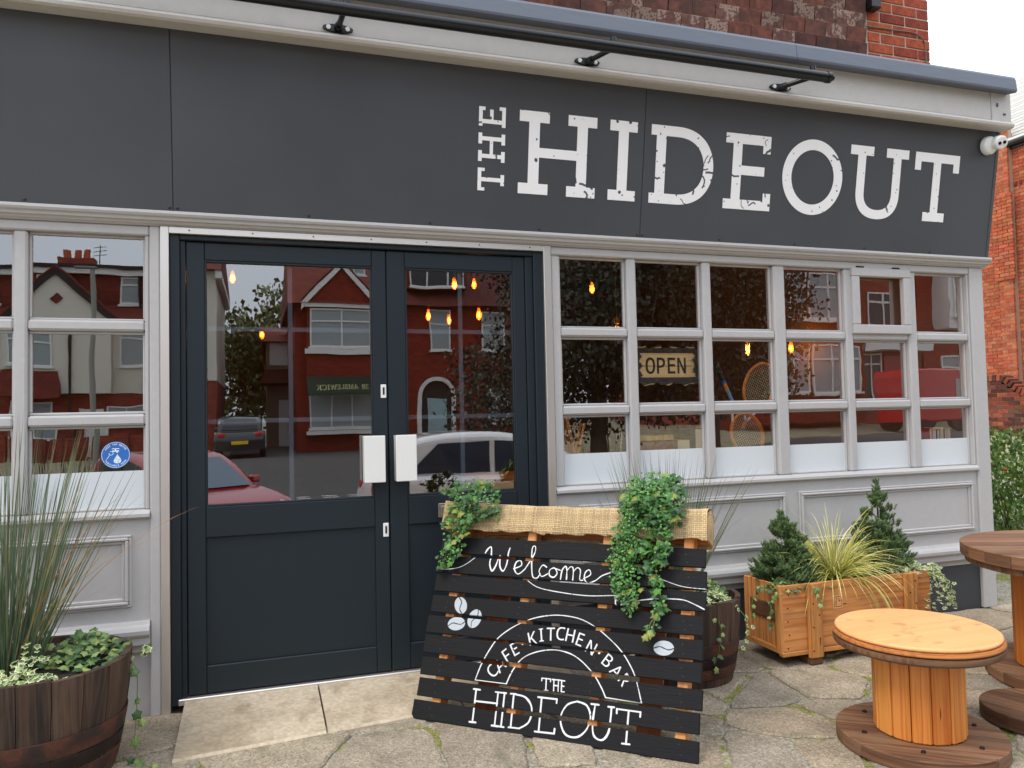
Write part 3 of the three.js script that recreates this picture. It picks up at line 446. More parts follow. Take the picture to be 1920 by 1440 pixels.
// pixel of a zoomed part of the photograph -> metres on the slatted face
const pz = (zx, zy, off = 0) => { const d = rayDir(760 + zx / 2.483, 860 + zy / 2.483), o = pO.clone().addScaledVector(pn, off), t = o.clone().sub(EYE).dot(pn) / d.dot(pn), p = EYE.clone().addScaledVector(d, t).sub(o); return [p.dot(pe1), p.dot(pe2)]; };
const PS = thing('pallet_sign', 'black painted pallet sign with white chalk lettering leaning by the doorway', 'sign', [pO.x, pO.y, pO.z]);
PS.quaternion.setFromRotationMatrix(new THREE.Matrix4().makeBasis(pe1, pe2, pn));
{
  const CW = 2048, CH = 1400, sx = CW / 1.30, ox = 0.01;   // canvas covers x -0.01..1.29 and y 0..0.889
  const toC = (zx, zy) => { const [a, b] = pz(zx, zy); return [(a + ox) * sx, CH - b * sx]; };
  const t = canvasTex(CW, CH, (g, w, h) => {
    g.fillStyle = '#131315'; g.fillRect(0, 0, w, h);
    for (let i = 0; i < 5200; i++) { const v = 12 + 18 * rnd(); g.fillStyle = `rgba(${v},${v},${v + 3},0.5)`; g.fillRect(rnd() * w, rnd() * h, rr(10, 150), rr(1, 3)); }
    for (let i = 0; i < 150; i++) { g.fillStyle = `rgba(120,118,112,${rr(0.1, 0.4)})`; g.fillRect(rnd() * w, rnd() * h, rr(2, 14), rr(1, 4)); }
    g.lineCap = 'round'; g.lineJoin = 'round'; g.strokeStyle = '#dedfdf'; g.fillStyle = '#dedfdf';
    const line = (pts, lw) => { const p = new THREE.SplineCurve(pts.map(q => new THREE.Vector2(...toC(...q)))).getPoints(pts.length * 8); for (let k = 0; k < p.length - 1; k++) { g.lineWidth = lw * (0.62 + 0.62 * vnoise(k * 0.16 + pts[0][0], pts[0][1], 4096, 4096, 31)) * rr(0.92, 1.08); g.globalAlpha = rnd() < 0.08 ? 0.72 : 0.96; g.beginPath(); g.moveTo(p[k].x, p[k].y); g.lineTo(p[k + 1].x, p[k + 1].y); g.stroke(); } };
    const seg = (pts, lw) => { g.globalAlpha = 0.95; g.lineWidth = lw * rr(0.82, 1.1); g.beginPath(); pts.forEach((q, i) => { const c = toC(...q); i ? g.lineTo(...c) : g.moveTo(...c); }); g.stroke(); };
    // Welcome
    line([[372, 440], [385, 420], [400, 412], [400, 450], [393, 490], [403, 522], [420, 500], [440, 452], [440, 500], [455, 523], [472, 490], [480, 440], [488, 415]], 11);
    line([[505, 512], [540, 497], [536, 474], [516, 483], [508, 515], [525, 537], [556, 515]], 9);
    line([[556, 515], [600, 445], [606, 410], [592, 415], [588, 470], [592, 545], [612, 556], [628, 535]], 9);
    line([[658, 505], [640, 496], [623, 522], [635, 548], [664, 535]], 9);
    line([[692, 508], [673, 518], [671, 543], [690, 552], [706, 535], [700, 514], [690, 508], [722, 520]], 9);
    line([[722, 562], [730, 520], [746, 501], [752, 520], [750, 562]], 9); line([[752, 522], [770, 503], [782, 515], [779, 566]], 9); line([[782, 527], [800, 508], [815, 520], [812, 562], [826, 566]], 9);
    line([[830, 558], [862, 540], [856, 518], [838, 530], [834, 560], [850, 578], [884, 568], [920, 543], [986, 521]], 8);
    line([[150, 512], [200, 514], [250, 506], [290, 486], [335, 452]], 6);
    line([[570, 568], [620, 600], [720, 622], [850, 638], [990, 636]], 7);
    line([[1002, 612], [985, 640], [978, 672], [988, 690], [1005, 680], [1022, 655]], 11); line([[975, 640], [1015, 632]], 6);
    line([[1055, 640], [1038, 655], [1042, 678], [1062, 680], [1072, 658], [1055, 640]], 9);
    line([[1072, 662], [1130, 655], [1200, 652], [1290, 657], [1345, 678], [1392, 702]], 7);
    line([[1100, 530], [1200, 565], [1290, 595], [1400, 608]], 5);
    // arch
    line([[325, 1030], [355, 955], [395, 885], [435, 832], [500, 785], [570, 752], [640, 734], [720, 729], [810, 745], [885, 784], [950, 838], [1000, 890], [1040, 950], [1072, 1022], [1100, 1140]], 8);
    line([[470, 1048], [500, 985], [545, 930], [610, 900], [690, 890], [760, 905], [815, 938], [875, 1002], [912, 1065], [932, 1112]], 8);
    seg([[325, 1030], [470, 1048]], 7); seg([[932, 1112], [1100, 1140]], 7);
    const put = (ch, zx, zy, rot, hz) => { const c = toC(zx, zy), c2 = toC(zx, zy - hz); g.save(); g.translate(...c); g.rotate(rot); g.font = `${Math.round(Math.hypot(c2[0] - c[0], c2[1] - c[1]) * 1.36)}px sans-serif`; g.textAlign = 'center'; g.textBaseline = 'middle'; g.fillText(ch, 0, 0); g.restore(); };
    for (const [ch, x, y, r] of [['C', 405, 990, -1.02], ['A', 440, 962, -0.85], ['F', 470, 918, -0.72], ['E', 508, 888, -0.6], ['·', 545, 862, -0.4], ['K', 588, 838, -0.34], ['I', 633, 822, -0.2], ['T', 677, 818, -0.1], ['C', 722, 815, 0], ['H', 768, 824, 0.12], ['E', 812, 842, 0.26], ['N', 865, 880, 0.42], ['·', 902, 905, 0.5], ['B', 940, 940, 0.6], ['A', 982, 990, 0.74], ['R', 1018, 1028, 0.86]]) put(ch, x, y, r, 62);
    // THE HIDEOUT, slab hand lettering
    const sl = (a, lw) => a.forEach(q => seg(q, lw));
    sl([[[636, 1022], [676, 1026]], [[656, 1024], [654, 1078]], [[646, 1078], [664, 1080]], [[636, 1022], [635, 1034]], [[676, 1026], [676, 1038]], [[684, 1028], [702, 1030]], [[708, 1030], [722, 1032]], [[692, 1028], [690, 1082]], [[713, 1032], [711, 1084]], [[691, 1055], [712, 1058]], [[726, 1033], [742, 1035]], [[728, 1033], [726, 1085]], [[726, 1085], [740, 1086]], [[728, 1058], [738, 1060]]], 9);
    sl([[[318, 1072], [348, 1076]], [[330, 1075], [312, 1226]], [[298, 1225], [327, 1228]], [[420, 1086], [450, 1090]], [[432, 1089], [415, 1243]], [[402, 1242], [430, 1246]], [[324, 1128], [428, 1140]],
      [[455, 1090], [470, 1092]], [[462, 1092], [445, 1247]], [[434, 1246], [458, 1250]], [[490, 1094], [515, 1096]], [[505, 1097], [490, 1250]], [[477, 1250], [530, 1256]]], 12);
    line([[512, 1097], [560, 1112], [588, 1160], [575, 1225], [530, 1256]], 12);
    sl([[[618, 1110], [706, 1120]], [[706, 1120], [704, 1138]], [[635, 1112], [620, 1272]], [[602, 1270], [692, 1280]], [[692, 1280], [695, 1258]], [[628, 1190], [666, 1195]]], 12);
    line([[800, 1130], [752, 1148], [722, 1208], [742, 1280], [795, 1297], [840, 1265], [862, 1205], [845, 1150], [800, 1130]], 12);
    sl([[[866, 1142], [900, 1146]], [[945, 1155], [972, 1158]]], 12); line([[884, 1146], [872, 1230], [878, 1290], [915, 1310], [945, 1275], [956, 1205], [960, 1157]], 12);
    sl([[[985, 1165], [1095, 1180]], [[985, 1165], [984, 1185]], [[1095, 1180], [1093, 1202]], [[1040, 1174], [1027, 1328]], [[1008, 1326], [1044, 1330]]], 12);
    // coffee beans
    const bean = (cx, cy, rx, ry, rot) => { const q = []; for (let i = 0; i < 24; i++) { const a = i / 24 * 6.283; q.push([cx + rx * Math.cos(a) * Math.cos(rot) - ry * Math.sin(a) * Math.sin(rot), cy + rx * Math.cos(a) * Math.sin(rot) + ry * Math.sin(a) * Math.cos(rot)]); } g.fillStyle = '#b9c0c6'; g.beginPath(); q.forEach((p, i) => { const c = toC(...p); i ? g.lineTo(...c) : g.moveTo(...c); }); g.closePath(); g.fill(); g.strokeStyle = '#2a2a2d'; const L = (k, s) => [cx + rx * k * Math.cos(rot) - s * Math.sin(rot), cy + rx * k * Math.sin(rot) + s * Math.cos(rot)]; line([L(-0.95, 2), L(-0.4, -6), L(0.1, 2), L(0.5, 7), L(0.95, 0)], 7); g.strokeStyle = '#dedfdf'; g.fillStyle = '#dedfdf'; };
    bean(258, 683, 39, 29, 1.45); bean(322, 745, 46, 30, -1.15); bean(238, 768, 41, 31, -0.2); bean(1203, 882, 48, 35, 0.05);
  });
  const grainB = T.paintB.clone(); grainB.repeat.set(2.5, 9); grainB.needsUpdate = true; const face = new THREE.MeshPhysicalMaterial({ map: t, roughness: 0.7, specularIntensity: 0.45, bumpMap: grainB, bumpScale: 0.0016 });
  const edge = std({ color: 0x1d1c1d, roughness: 0.7 }), endm = std({ map: T.oldwood, color: 0x807060, roughness: 0.9 });
  const sh0 = 0.0795, pitch = (PQ.h - sh0) / 8;
  for (let k = 0; k < 9; k++) {   // k = 0 lowest
    const y0 = k * pitch + rr(-0.003, 0.003), x0 = -0.004 + rr(-0.006, 0.004), x1 = PQ.w + rr(-0.004, 0.006), tilt = rr(-0.003, 0.003);
    const g = uvm(cbox(x1 - x0, sh0, 0.018, 0.0025), 'x').translate((x0 + x1) / 2, sh0 / 2, -0.009); g.rotateZ(tilt); g.translate(0, y0, 0);
    const p = g.attributes.position, uv = g.attributes.uv; for (let i = 0; i < p.count; i++) uv.setXY(i, (p.getX(i) + ox) * sx / CW, p.getY(i) * sx / CH);
    const s = part(PS, 'slat', g, face);
    for (const nx of [0.09, 0.46, 0.83, 1.2]) for (const ny of [0.022, 0.054]) part(s, 'nail', new THREE.CylinderGeometry(0.0035, 0.0035, 0.002, 8).rotateX(Math.PI / 2), edge, [nx + rr(-0.012, 0.012), y0 + ny + rr(-0.004, 0.004), 0]);
  }
  for (const x of [0.095, 0.465, 0.835, 1.2]) part(PS, 'bearer', bx(x - 0.022, x + 0.022, 0.03, 0.975, -0.1, -0.0185, 0.003, 'y'), M.bearer);
  for (const x of [0.30, 1.05]) part(PS, 'back_board', bx(x - 0.05, x + 0.05, 0.02, 0.86, -0.125, -0.1025, 0.003, 'y'), std({ map: T.crate, color: 0xb88868, roughness: 0.8 }));
  part(PS, 'top_board', bx(-0.0, PQ.w, 0.87, 0.985, -0.018, -0.0005, 0.003), M.pine3);
  part(PS, 'top_board', bx(0.0, PQ.w, 0.87, 0.985, -0.122, -0.1025, 0.003), M.pine3);
  // prop leg so that it stands
  const w0 = pO.clone(), toL = (p) => { const d = p.clone().sub(w0); return V(d.dot(pe1), d.dot(pe2), d.dot(pn)); };
  for (const x of [0.25, 1.0]) { const topW = pO.clone().addScaledVector(pe1, x).addScaledVector(pe2, 0.8).addScaledVector(pn, -0.14), foot = topW.clone().addScaledVector(pnb, 0.06); foot.y = 0.012; const a = toL(topW), b = toL(foot); part(PS, 'prop_leg', rod(b, a, 0.018, 4), M.pine3); }
  // hessian wrapped over the top
  const prof = [[0.004, 0.862], [0.012, 0.868], [0.014, 0.93], [0.016, 0.985], [0.008, 1.003], [-0.03, 1.008], [-0.09, 1.006], [-0.128, 0.998], [-0.132, 0.93], [-0.13, 0.85]];
  const NX = 60, P = [], U = [], I = [];
  for (let i = 0; i <= NX; i++) { const x = -0.012 + (PQ.w + 0.018) * i / NX; let acc = 0; prof.forEach(([z, y], k) => { const nse = (vnoise(i * 0.35, k * 0.9, 64, 64, 77) - 0.5); const endp = i > NX - 4 ? (i - NX + 4) * 0.006 : 0; P.push(x + nse * 0.004, y + nse * 0.006 + (k === 0 || k === prof.length - 1 ? 0.016 * (vnoise(i * 0.8, k, 64, 64, 78) - 0.5) : 0) - 0.012 * Math.sin(i / NX * 3.1) * (k > 2 && k < 8 ? 1 : 0), z + nse * 0.007 + (k < 4 ? endp : 0)); if (k) acc += Math.hypot(z - prof[k - 1][0], y - prof[k - 1][1]); U.push(x * 2.4, acc * 2.4); }); }
  const n = prof.length; for (let i = 0; i < NX; i++) for (let k = 0; k < n - 1; k++) { const a = i * n + k; I.push(a, a + n, a + 1, a + 1, a + n, a + n + 1); }
  const g = new THREE.BufferGeometry(); g.setAttribute('position', new THREE.Float32BufferAttribute(P, 3)); g.setAttribute('uv', new THREE.Float32BufferAttribute(U, 2)); g.setIndex(I); g.computeVertexNormals();
  const B = thing('hessian_cloth', 'natural hessian cloth folded over the top rail of the pallet sign', 'cloth', [pO.x, pO.y, pO.z]); B.quaternion.copy(PS.quaternion);
  const mb = M.burlap.clone(); mb.side = THREE.DoubleSide; part(B, 'drape', g, mb);
  part(B, 'end_fold', [uvm(new THREE.SphereGeometry(0.07, 18, 12).scale(0.16, 1, 1.02), 'y', 2.4, 2.4).translate(PQ.w + 0.002, 0.94, -0.058), uvm(cbox(0.012, 0.12, 0.13, 0.005), 'y', 2.4, 2.4).translate(PQ.w + 0.0, 0.925, -0.06)], mb);
  part(B, 'end_fold', uvm(cbox(0.012, 0.12, 0.13, 0.005), 'y', 2.4, 2.4).translate(-0.008, 0.925, -0.06), mb);
}

// ---------- leaves ----------
function ivyGeo(len, fold, c0, c1, edge = 0) {
  const half = [[90, 1], [66, 0.62], [45, 0.74], [22, 0.86], [4, 0.55], [-22, 0.56], [-48, 0.62], [-72, 0.40]];
  const ring = [...half, ...half.slice(1).reverse().map(([a, r]) => [180 - a, r])].map(([a, r]) => [Math.cos(a * Math.PI / 180) * r * 0.56 * len, (Math.sin(a * Math.PI / 180) * r * 0.62 + 0.38) * len]);
  const P = [], C = [], mid = [0, 0.36 * len, 0], zf = x => -Math.abs(x) * fold - 0.06 * len * 0;
  const inner = ring.map(([x, y]) => [x * 0.55, mid[1] + (y - mid[1]) * 0.55]);
  const v = ([x, y], k) => { P.push(x, y, zf(x) - (k ? 0.05 * len : 0)); };
  const tri = (a, ka, b, kb, c, kc) => { for (const [q, k] of [[a, ka], [b, kb], [c, kc]]) { v(q, k); C.push(...(k ? (edge ? c1 : mix3(c0, c1, 0.6)) : c0)); } };
  for (let i = 0; i < ring.length; i++) { const j = (i + 1) % ring.length; tri([0, mid[1]], 0, inner[i], 0, inner[j], 0); tri(inner[i], 0, ring[i], 1, ring[j], 1); tri(inner[i], 0, ring[j], 1, inner[j], 0); }
  const g = new THREE.BufferGeometry(); g.setAttribute('position', new THREE.Float32BufferAttribute(P, 3)); g.setAttribute('color', new THREE.Float32BufferAttribute(C, 3)); g.computeVertexNormals(); g.setAttribute('uv', new THREE.Float32BufferAttribute(new Float32Array(P.length / 3 * 2), 2)); return g;
}
const leafM = new THREE.MeshPhysicalMaterial({ vertexColors: true, roughness: 0.48, side: THREE.DoubleSide, transmission: 0.0 });
const stemM = std({ color: 0x6a7a3a, roughness: 0.8 });
const G1 = lin(0x3c6c2b), G2 = lin(0x2c5424), G3 = lin(0x548239), G4 = lin(0x24461e), CR = lin(0xd9dba0), YG = lin(0x9ab05a), DG = lin(0x3d5b38);
const ivyVar = [[G1, G2], [G2, G4], [G3, G1], [G1, G3], [G2, G1], [G2, G4], [G1, G2], [G4, G2], [lin(0x7d8a3c), lin(0x6a5a2c)]].map(([a, b]) => ivyGeo(0.05, 0.25, a, b));
const ivyDark = [[lin(0x3f5f34), lin(0x32492b)], [lin(0x506f3e), lin(0x3a5631)], [lin(0x6d8748), lin(0x55703c)], [lin(0x8d9c58), lin(0x5d7540)]].map(([a, b]) => ivyGeo(0.045, 0.25, a, b));
const ivyVg = [[DG, CR], [lin(0x557a45), lin(0xe3e2b4)], [lin(0x6b8c4c), lin(0xcfd596)], [lin(0xa8b873), lin(0xe6e4bc)]].map(([a, b]) => ivyGeo(0.036, 0.2, a, b, 1));
const hang = (o, dirOut, droop) => { // leaf lies outwards, tip down
  const f = dirOut.clone().add(V(rr(-0.7, 0.7), rr(-0.2, 0.8), rr(-0.7, 0.7))).normalize(), tip = V(rr(-0.8, 0.8), -droop + rr(-0.6, 0.6), rr(-0.4, 0.4)); tip.addScaledVector(f, -tip.dot(f)).normalize();
  const xx = new THREE.Vector3().crossVectors(tip, f); o.quaternion.setFromRotationMatrix(new THREE.Matrix4().makeBasis(xx, tip, f));
};
function leafMeshes(parent, name, geos, pts, out, droop, s0 = 0.7, s1 = 1.2) { for (const p of pts) { const o = sh(new THREE.Mesh(pick(geos), leafM)); o.name = name; o.position.copy(p); hang(o, out, droop); o.scale.setScalar(rr(s0, s1)); parent.add(o); } }
function leafStuff(parent, name, geos, pts, out, droop, s0, s1) { // many small leaves as one piece
  const o = new THREE.Object3D(), list = pts.map(p => { o.position.copy(p); hang(o, typeof out === 'function' ? out(p) : out, droop); o.scale.setScalar(rr(s0, s1)); o.updateMatrix(); return pick(geos).clone().applyMatrix4(o.matrix); });
  const m = part(parent, name, list, leafM); m.userData.kind = 'stuff'; return m;
}
// garlands hung over the sign, laid out on its face
function garland(label, strands, bushes, n) {
  const o = thing('ivy_garland', label, 'garland', [pO.x, pO.y, pO.z]); o.quaternion.copy(PS.quaternion);
  const P3 = (zx, zy, off) => { const [a, b] = pz(zx, zy, off); return V(a, b, off); };
  const pts = [], small = [];
  for (const s of strands) { const c = new THREE.CatmullRomCurve3(s.pts.map(q => P3(q[0], q[1], q[2] ?? 0.03))); part(o, 'stem', new THREE.TubeGeometry(c, 24, 0.0022, 5), stemM); for (let i = 0; i < s.n; i++) { const p = c.getPoint(rnd()); pts.push(p.add(V(rr(-s.w, s.w), rr(-s.w, s.w), rr(-0.008, 0.03)))); } for (let i = 0; i < (s.m || 0); i++) { const p = c.getPoint(rnd()); small.push(p.add(V(rr(-s.w, s.w) * 1.2, rr(-s.w, s.w), rr(-0.01, 0.045)))); } }
  for (const b of bushes) for (let i = 0; i < b.n; i++) { const a = rnd() * 6.283, r = Math.sqrt(rnd()), p = P3(b.x + b.rx * r * Math.cos(a), b.y + b.ry * r * Math.sin(a), 0.02 + b.d * (1 - r * r) * rr(0.5, 1)); (rnd() < (b.small || 0) ? small : pts).push(p); }
  leafMeshes(o, 'leaf', ivyVar, pts, V(0, 0.25, 1), 0.7, 0.4, 1.15);
  if (small.length) leafStuff(o, 'small_leaves', [ivyGeo(0.016, 0.2, G3, G1), ivyGeo(0.016, 0.2, G1, G2), ivyGeo(0.014, 0.2, lin(0x6a9c48), G1)], small, V(0, 0.2, 1), 0.3, 0.7, 1.3);
}
garland('bushy green ivy garland over the sign corner by the door handles', [
  { pts: [[300, 200, 0.06], [260, 280, 0.05], [220, 360], [190, 440], [178, 490]], n: 26, m: 50, w: 0.022 },
  { pts: [[330, 180, 0.06], [290, 300, 0.05], [250, 400], [225, 480]], n: 22, m: 50, w: 0.02 },
  { pts: [[260, 170, 0.05], [210, 150, 0.05], [180, 128, 0.04]], n: 6, w: 0.012 },
  { pts: [[300, 260, 0.06], [270, 330, 0.05], [215, 430, 0.04]], n: 14, w: 0.02 }],
  [{ x: 330, y: 185, rx: 130, ry: 95, d: 0.10, n: 260, small: 0.62 }, { x: 250, y: 270, rx: 75, ry: 80, d: 0.07, n: 60, small: 0.3 }], 0);
garland('tall green ivy garland trailing down over the painted greeting', [
  { pts: [[1150, 120, 0.07], [1080, 250, 0.06], [1040, 400, 0.05], [1020, 560], [1045, 720]], n: 26, m: 420, w: 0.032 },
  { pts: [[1100, 140, 0.07], [1030, 260, 0.06], [1000, 380, 0.05], [985, 500], [990, 620]], n: 18, m: 320, w: 0.028 },
  { pts: [[1220, 130, 0.07], [1190, 300, 0.06], [1170, 420, 0.05], [1170, 560], [1190, 640], [1150, 790]], n: 46, m: 40, w: 0.024 },
  { pts: [[1240, 200, 0.07], [1220, 330, 0.06], [1200, 450, 0.05], [1150, 520]], n: 22, m: 60, w: 0.024 },
  { pts: [[1170, 600, 0.04], [1200, 690], [1140, 770], [1135, 815]], n: 14, w: 0.012 }],
  [{ x: 1130, y: 180, rx: 125, ry: 120, d: 0.11, n: 520, small: 0.7 }, { x: 1090, y: 360, rx: 95, ry: 150, d: 0.06, n: 330, small: 0.85 }, { x: 1040, y: 560, rx: 55, ry: 130, d: 0.03, n: 160, small: 0.92 }, { x: 1230, y: 190, rx: 65, ry: 130, d: 0.09, n: 130, small: 0.1 }], 0);

// ---------- plants ----------
function blade(p0, dir, len, bend, w, c0, c1, seg = 6) { // a leaf blade or rush, flat ribbon with a fold
  const P = [], C = [], pts = []; let p = p0.clone(), d = dir.clone().normalize(); const side = new THREE.Vector3().crossVectors(d, V(rr(-1, 1), 0.2, rr(-1, 1))).normalize();
  for (let i = 0; i <= seg; i++) { pts.push(p.clone()); p.addScaledVector(d, len / seg); d.y -= bend / seg; d.normalize(); }
  const ww = i => w * (i < seg ? Math.min(1, 1.15 - 0.85 * (i / seg)) : 0.05), col = i => mix3(c0, c1, i / seg);
  const nrm = side.clone().cross(dir).normalize();
  for (let i = 0; i < seg; i++) { const a = pts[i], b = pts[i + 1], A = [-1, 0, 1].map(s => a.clone().addScaledVector(side, s * ww(i)).addScaledVector(nrm, s ? 0 : ww(i) * 0.7)), B = [-1, 0, 1].map(s => b.clone().addScaledVector(side, s * ww(i + 1)).addScaledVector(nrm, s ? 0 : ww(i + 1) * 0.7)); for (const k of [0, 1]) for (const [q, j] of [[A[k], i], [A[k + 1], i], [B[k], i + 1], [A[k + 1], i], [B[k + 1], i + 1], [B[k], i + 1]]) { P.push(q.x, q.y, q.z); C.push(...col(j)); } }
  const g = new THREE.BufferGeometry(); g.setAttribute('position', new THREE.Float32BufferAttribute(P, 3)); g.setAttribute('color', new THREE.Float32BufferAttribute(C, 3)); g.computeVertexNormals(); return g;
}
const bladeM = std({ vertexColors: true, roughness: 0.6, side: THREE.DoubleSide });
function rush(label, pos, n, r, h0, h1, group) {
  const o = thing('rush_clump', label, 'plant', pos, 0, group), g = [], g2 = [];
  const cs = [[lin(0x5b7052), lin(0x52654a)], [lin(0x6d825c), lin(0x5a6846)], [lin(0x4a604c), lin(0x667052)], [lin(0x7a8a64), lin(0x786c4c)]];
  for (let i = 0; i < n; i++) { const a = rnd() * 6.283, q = Math.sqrt(rnd()) * r, lean = q / r * rr(0.15, 0.55); g.push(blade(V(Math.cos(a) * q * 0.6, 0, Math.sin(a) * q * 0.6), V(Math.cos(a) * lean + rr(-0.1, 0.1), 1, Math.sin(a) * lean + rr(-0.1, 0.1)), rr(h0, h1), rr(-0.02, 0.18), rr(0.0022, 0.0042), ...pick(cs))); }
  for (let i = 0; i < n * 0.16; i++) { const a = rnd() * 6.283, q = Math.sqrt(rnd()) * r; g2.push(blade(V(Math.cos(a) * q * 0.5, 0, Math.sin(a) * q * 0.5), V(Math.cos(a) * rr(0.1, 0.7), 1, Math.sin(a) * rr(0.1, 0.7)), rr(h0 * 0.5, h1 * 0.9), rr(0.2, 1.3), rr(0.0015, 0.003), ...pick([[lin(0xa58a50), lin(0xc0a468)], [lin(0x8a5a30), lin(0xa9743c)], [lin(0xb9ac6a), lin(0x8f7a48)]]), 8)); }
  part(o, 'rushes', g, bladeM).userData.kind = 'stuff'; part(o, 'dry_rushes', g2, bladeM).userData.kind = 'stuff';
  return o;
}
// half barrels: staves, hoops, soil
function barrel(label, x, z, rt, rb, h, ns) {
  const o = thing('barrel_planter', label, 'planter', [x, 0, z]), rad = y => lerp(rb, rt, y / h) + 0.018 * Math.sin(Math.PI * clamp(y / h * 0.75));
  const a0 = rnd();
  for (let i = 0; i < ns; i++) {
    const A = a0 + i / ns * 6.2832 + 0.004, B = a0 + (i + 1) / ns * 6.2832 - 0.004, P = [], NA = 3, NY = 7, dr = rr(-0.002, 0.002), hh = h + rr(-0.006, 0.004), pt = (k, j, d) => { const a = lerp(A, B, k / NA), y = hh * j / NY, r = rad(y) + dr - d; return [r * Math.cos(a), y, r * Math.sin(a)]; };
    const quad = (a, b, c, d) => P.push(...a, ...c, ...b, ...b, ...c, ...d);
    for (let k = 0; k < NA; k++) for (let j = 0; j < NY; j++) { quad(pt(k, j, 0), pt(k + 1, j, 0), pt(k, j + 1, 0), pt(k + 1, j + 1, 0)); quad(pt(k + 1, j, 0.025), pt(k, j, 0.025), pt(k + 1, j + 1, 0.025), pt(k, j + 1, 0.025)); }
    for (let k = 0; k < NA; k++) { quad(pt(k, NY, 0), pt(k + 1, NY, 0), pt(k, NY, 0.025), pt(k + 1, NY, 0.025)); }
    for (let j = 0; j < NY; j++) { quad(pt(0, j, 0.025), pt(0, j, 0), pt(0, j + 1, 0.025), pt(0, j + 1, 0)); quad(pt(NA, j, 0), pt(NA, j, 0.025), pt(NA, j + 1, 0), pt(NA, j + 1, 0.025)); }
    const g = new THREE.BufferGeometry(); g.setAttribute('position', new THREE.Float32BufferAttribute(P, 3)); g.computeVertexNormals(); uvm(g, 'y', 1, 3); part(o, 'stave', g, rnd() < 0.5 ? M.oak : M.oak2);
  }
  for (const [y0, y1, m] of [[h * 0.36, h * 0.52, M.rust], [h * 0.10, h * 0.22, M.rust], [h * 0.24, h * 0.345, M.rustD]]) part(o, 'hoop', uvm(new THREE.LatheGeometry([[rad(y0) + 0.0035, y0], [rad(y0) + 0.0065, y0 + 0.002], [rad((y0 + y1) / 2) + 0.0068, (y0 + y1) / 2], [rad(y1) + 0.0065, y1 - 0.002], [rad(y1) + 0.0035, y1]].map(q => new THREE.Vector2(...q)), 64), 'y', 2, 2), m);
  part(o, 'soil', new THREE.CylinderGeometry(rad(h * 0.9) - 0.02, rad(h * 0.9) - 0.03, 0.05, 40).translate(0, h * 0.86, 0), M.soil);
  part(o, 'bottom', new THREE.CylinderGeometry(rad(0) - 0.02, rad(0) - 0.02, 0.02, 40).translate(0, 0.02, 0), M.oak2);
  return o;
}
barrel('weathered oak half barrel planter beside the left window and door', -0.838, 0.505, 0.338, 0.285, 0.45, 20);
rush('tall grey green rush clump in the barrel under the left window', [-0.95, 0.405, 0.47], 270, 0.2, 0.55, 1.02, 'rush clumps');
function trail(label, spots, geos, s0, s1, trails, pos, name = 'trailing_ivy') { // spots: {c, r:[x,y,z], n}
  const o = thing(name, label, 'plant', pos), pts = [];
  for (const s of spots) for (let i = 0; i < s.n; i++) { const a = rnd() * 6.283, q = Math.sqrt(rnd()); pts.push(V(s.c[0] + s.r[0] * q * Math.cos(a) - pos[0], s.c[1] + s.r[1] * (1 - q * q) * rr(0.1, 1) - pos[1] - (s.drop || 0) * q * q, s.c[2] + s.r[2] * q * Math.sin(a) - pos[2])); }
  const big = pts.slice(0, 280); leafMeshes(o, 'leaf', geos, big, V(0, 0.9, 0.5), 0.4, s0, s1); if (pts.length > 280) leafStuff(o, 'small_leaves', geos, pts.slice(280), V(0, 0.9, 0.5), 0.4, s0 * 0.8, s1 * 0.9);
  for (const t of trails) { const c = new THREE.CatmullRomCurve3(t.pts.map(p => V(p[0] - pos[0], p[1] - pos[1], p[2] - pos[2]))); part(o, 'stem', new THREE.TubeGeometry(c, 20, 0.0018, 5), stemM); const lp = []; for (let i = 0; i < t.n; i++) lp.push(c.getPoint((i + rnd()) / t.n).add(V(rr(-0.015, 0.015), rr(-0.01, 0.01), rr(0, 0.015)))); leafMeshes(o, 'leaf', t.geos || geos, lp, V(0, 0.2, 1), 0.8, s0, s1); }
  return o;
}
trail('cream edged variegated ivy spilling over the barrel rim at the left', [{ c: [-0.99, 0.42, 0.72], r: [0.16, 0.07, 0.14], n: 300, drop: 0.07 }, { c: [-0.83, 0.42, 0.70], r: [0.13, 0.06, 0.10], n: 150, drop: 0.01 }, { c: [-0.82, 0.47, 0.62], r: [0.05, 0.09, 0.05], n: 30 }], ivyVg, 0.65, 1.15, [{ pts: [[-0.98, 0.45, 0.8], [-1.0, 0.4, 0.87], [-1.02, 0.3, 0.88]], n: 26 }, { pts: [[-0.9, 0.45, 0.8], [-0.92, 0.42, 0.86], [-0.94, 0.35, 0.88]], n: 20 }, { pts: [[-0.55, 0.44, 0.45], [-0.47, 0.42, 0.45], [-0.42, 0.46, 0.46]], n: 9 }], [-0.9, 0.42, 0.7], 'variegated_ivy');
trail('dark green ivy in the left barrel with a strand hanging down its side', [{ c: [-0.66, 0.44, 0.45], r: [0.15, 0.1, 0.16], n: 210, drop: 0.02 }], ivyDark, 0.7, 1.2, [{ pts: [[-0.53, 0.44, 0.5], [-0.475, 0.38, 0.5], [-0.47, 0.2, 0.5], [-0.475, 0.05, 0.5], [-0.42, 0.014, 0.6], [-0.38, 0.012, 0.62]], n: 12 }], [-0.66, 0.42, 0.45], 'ivy_plant');
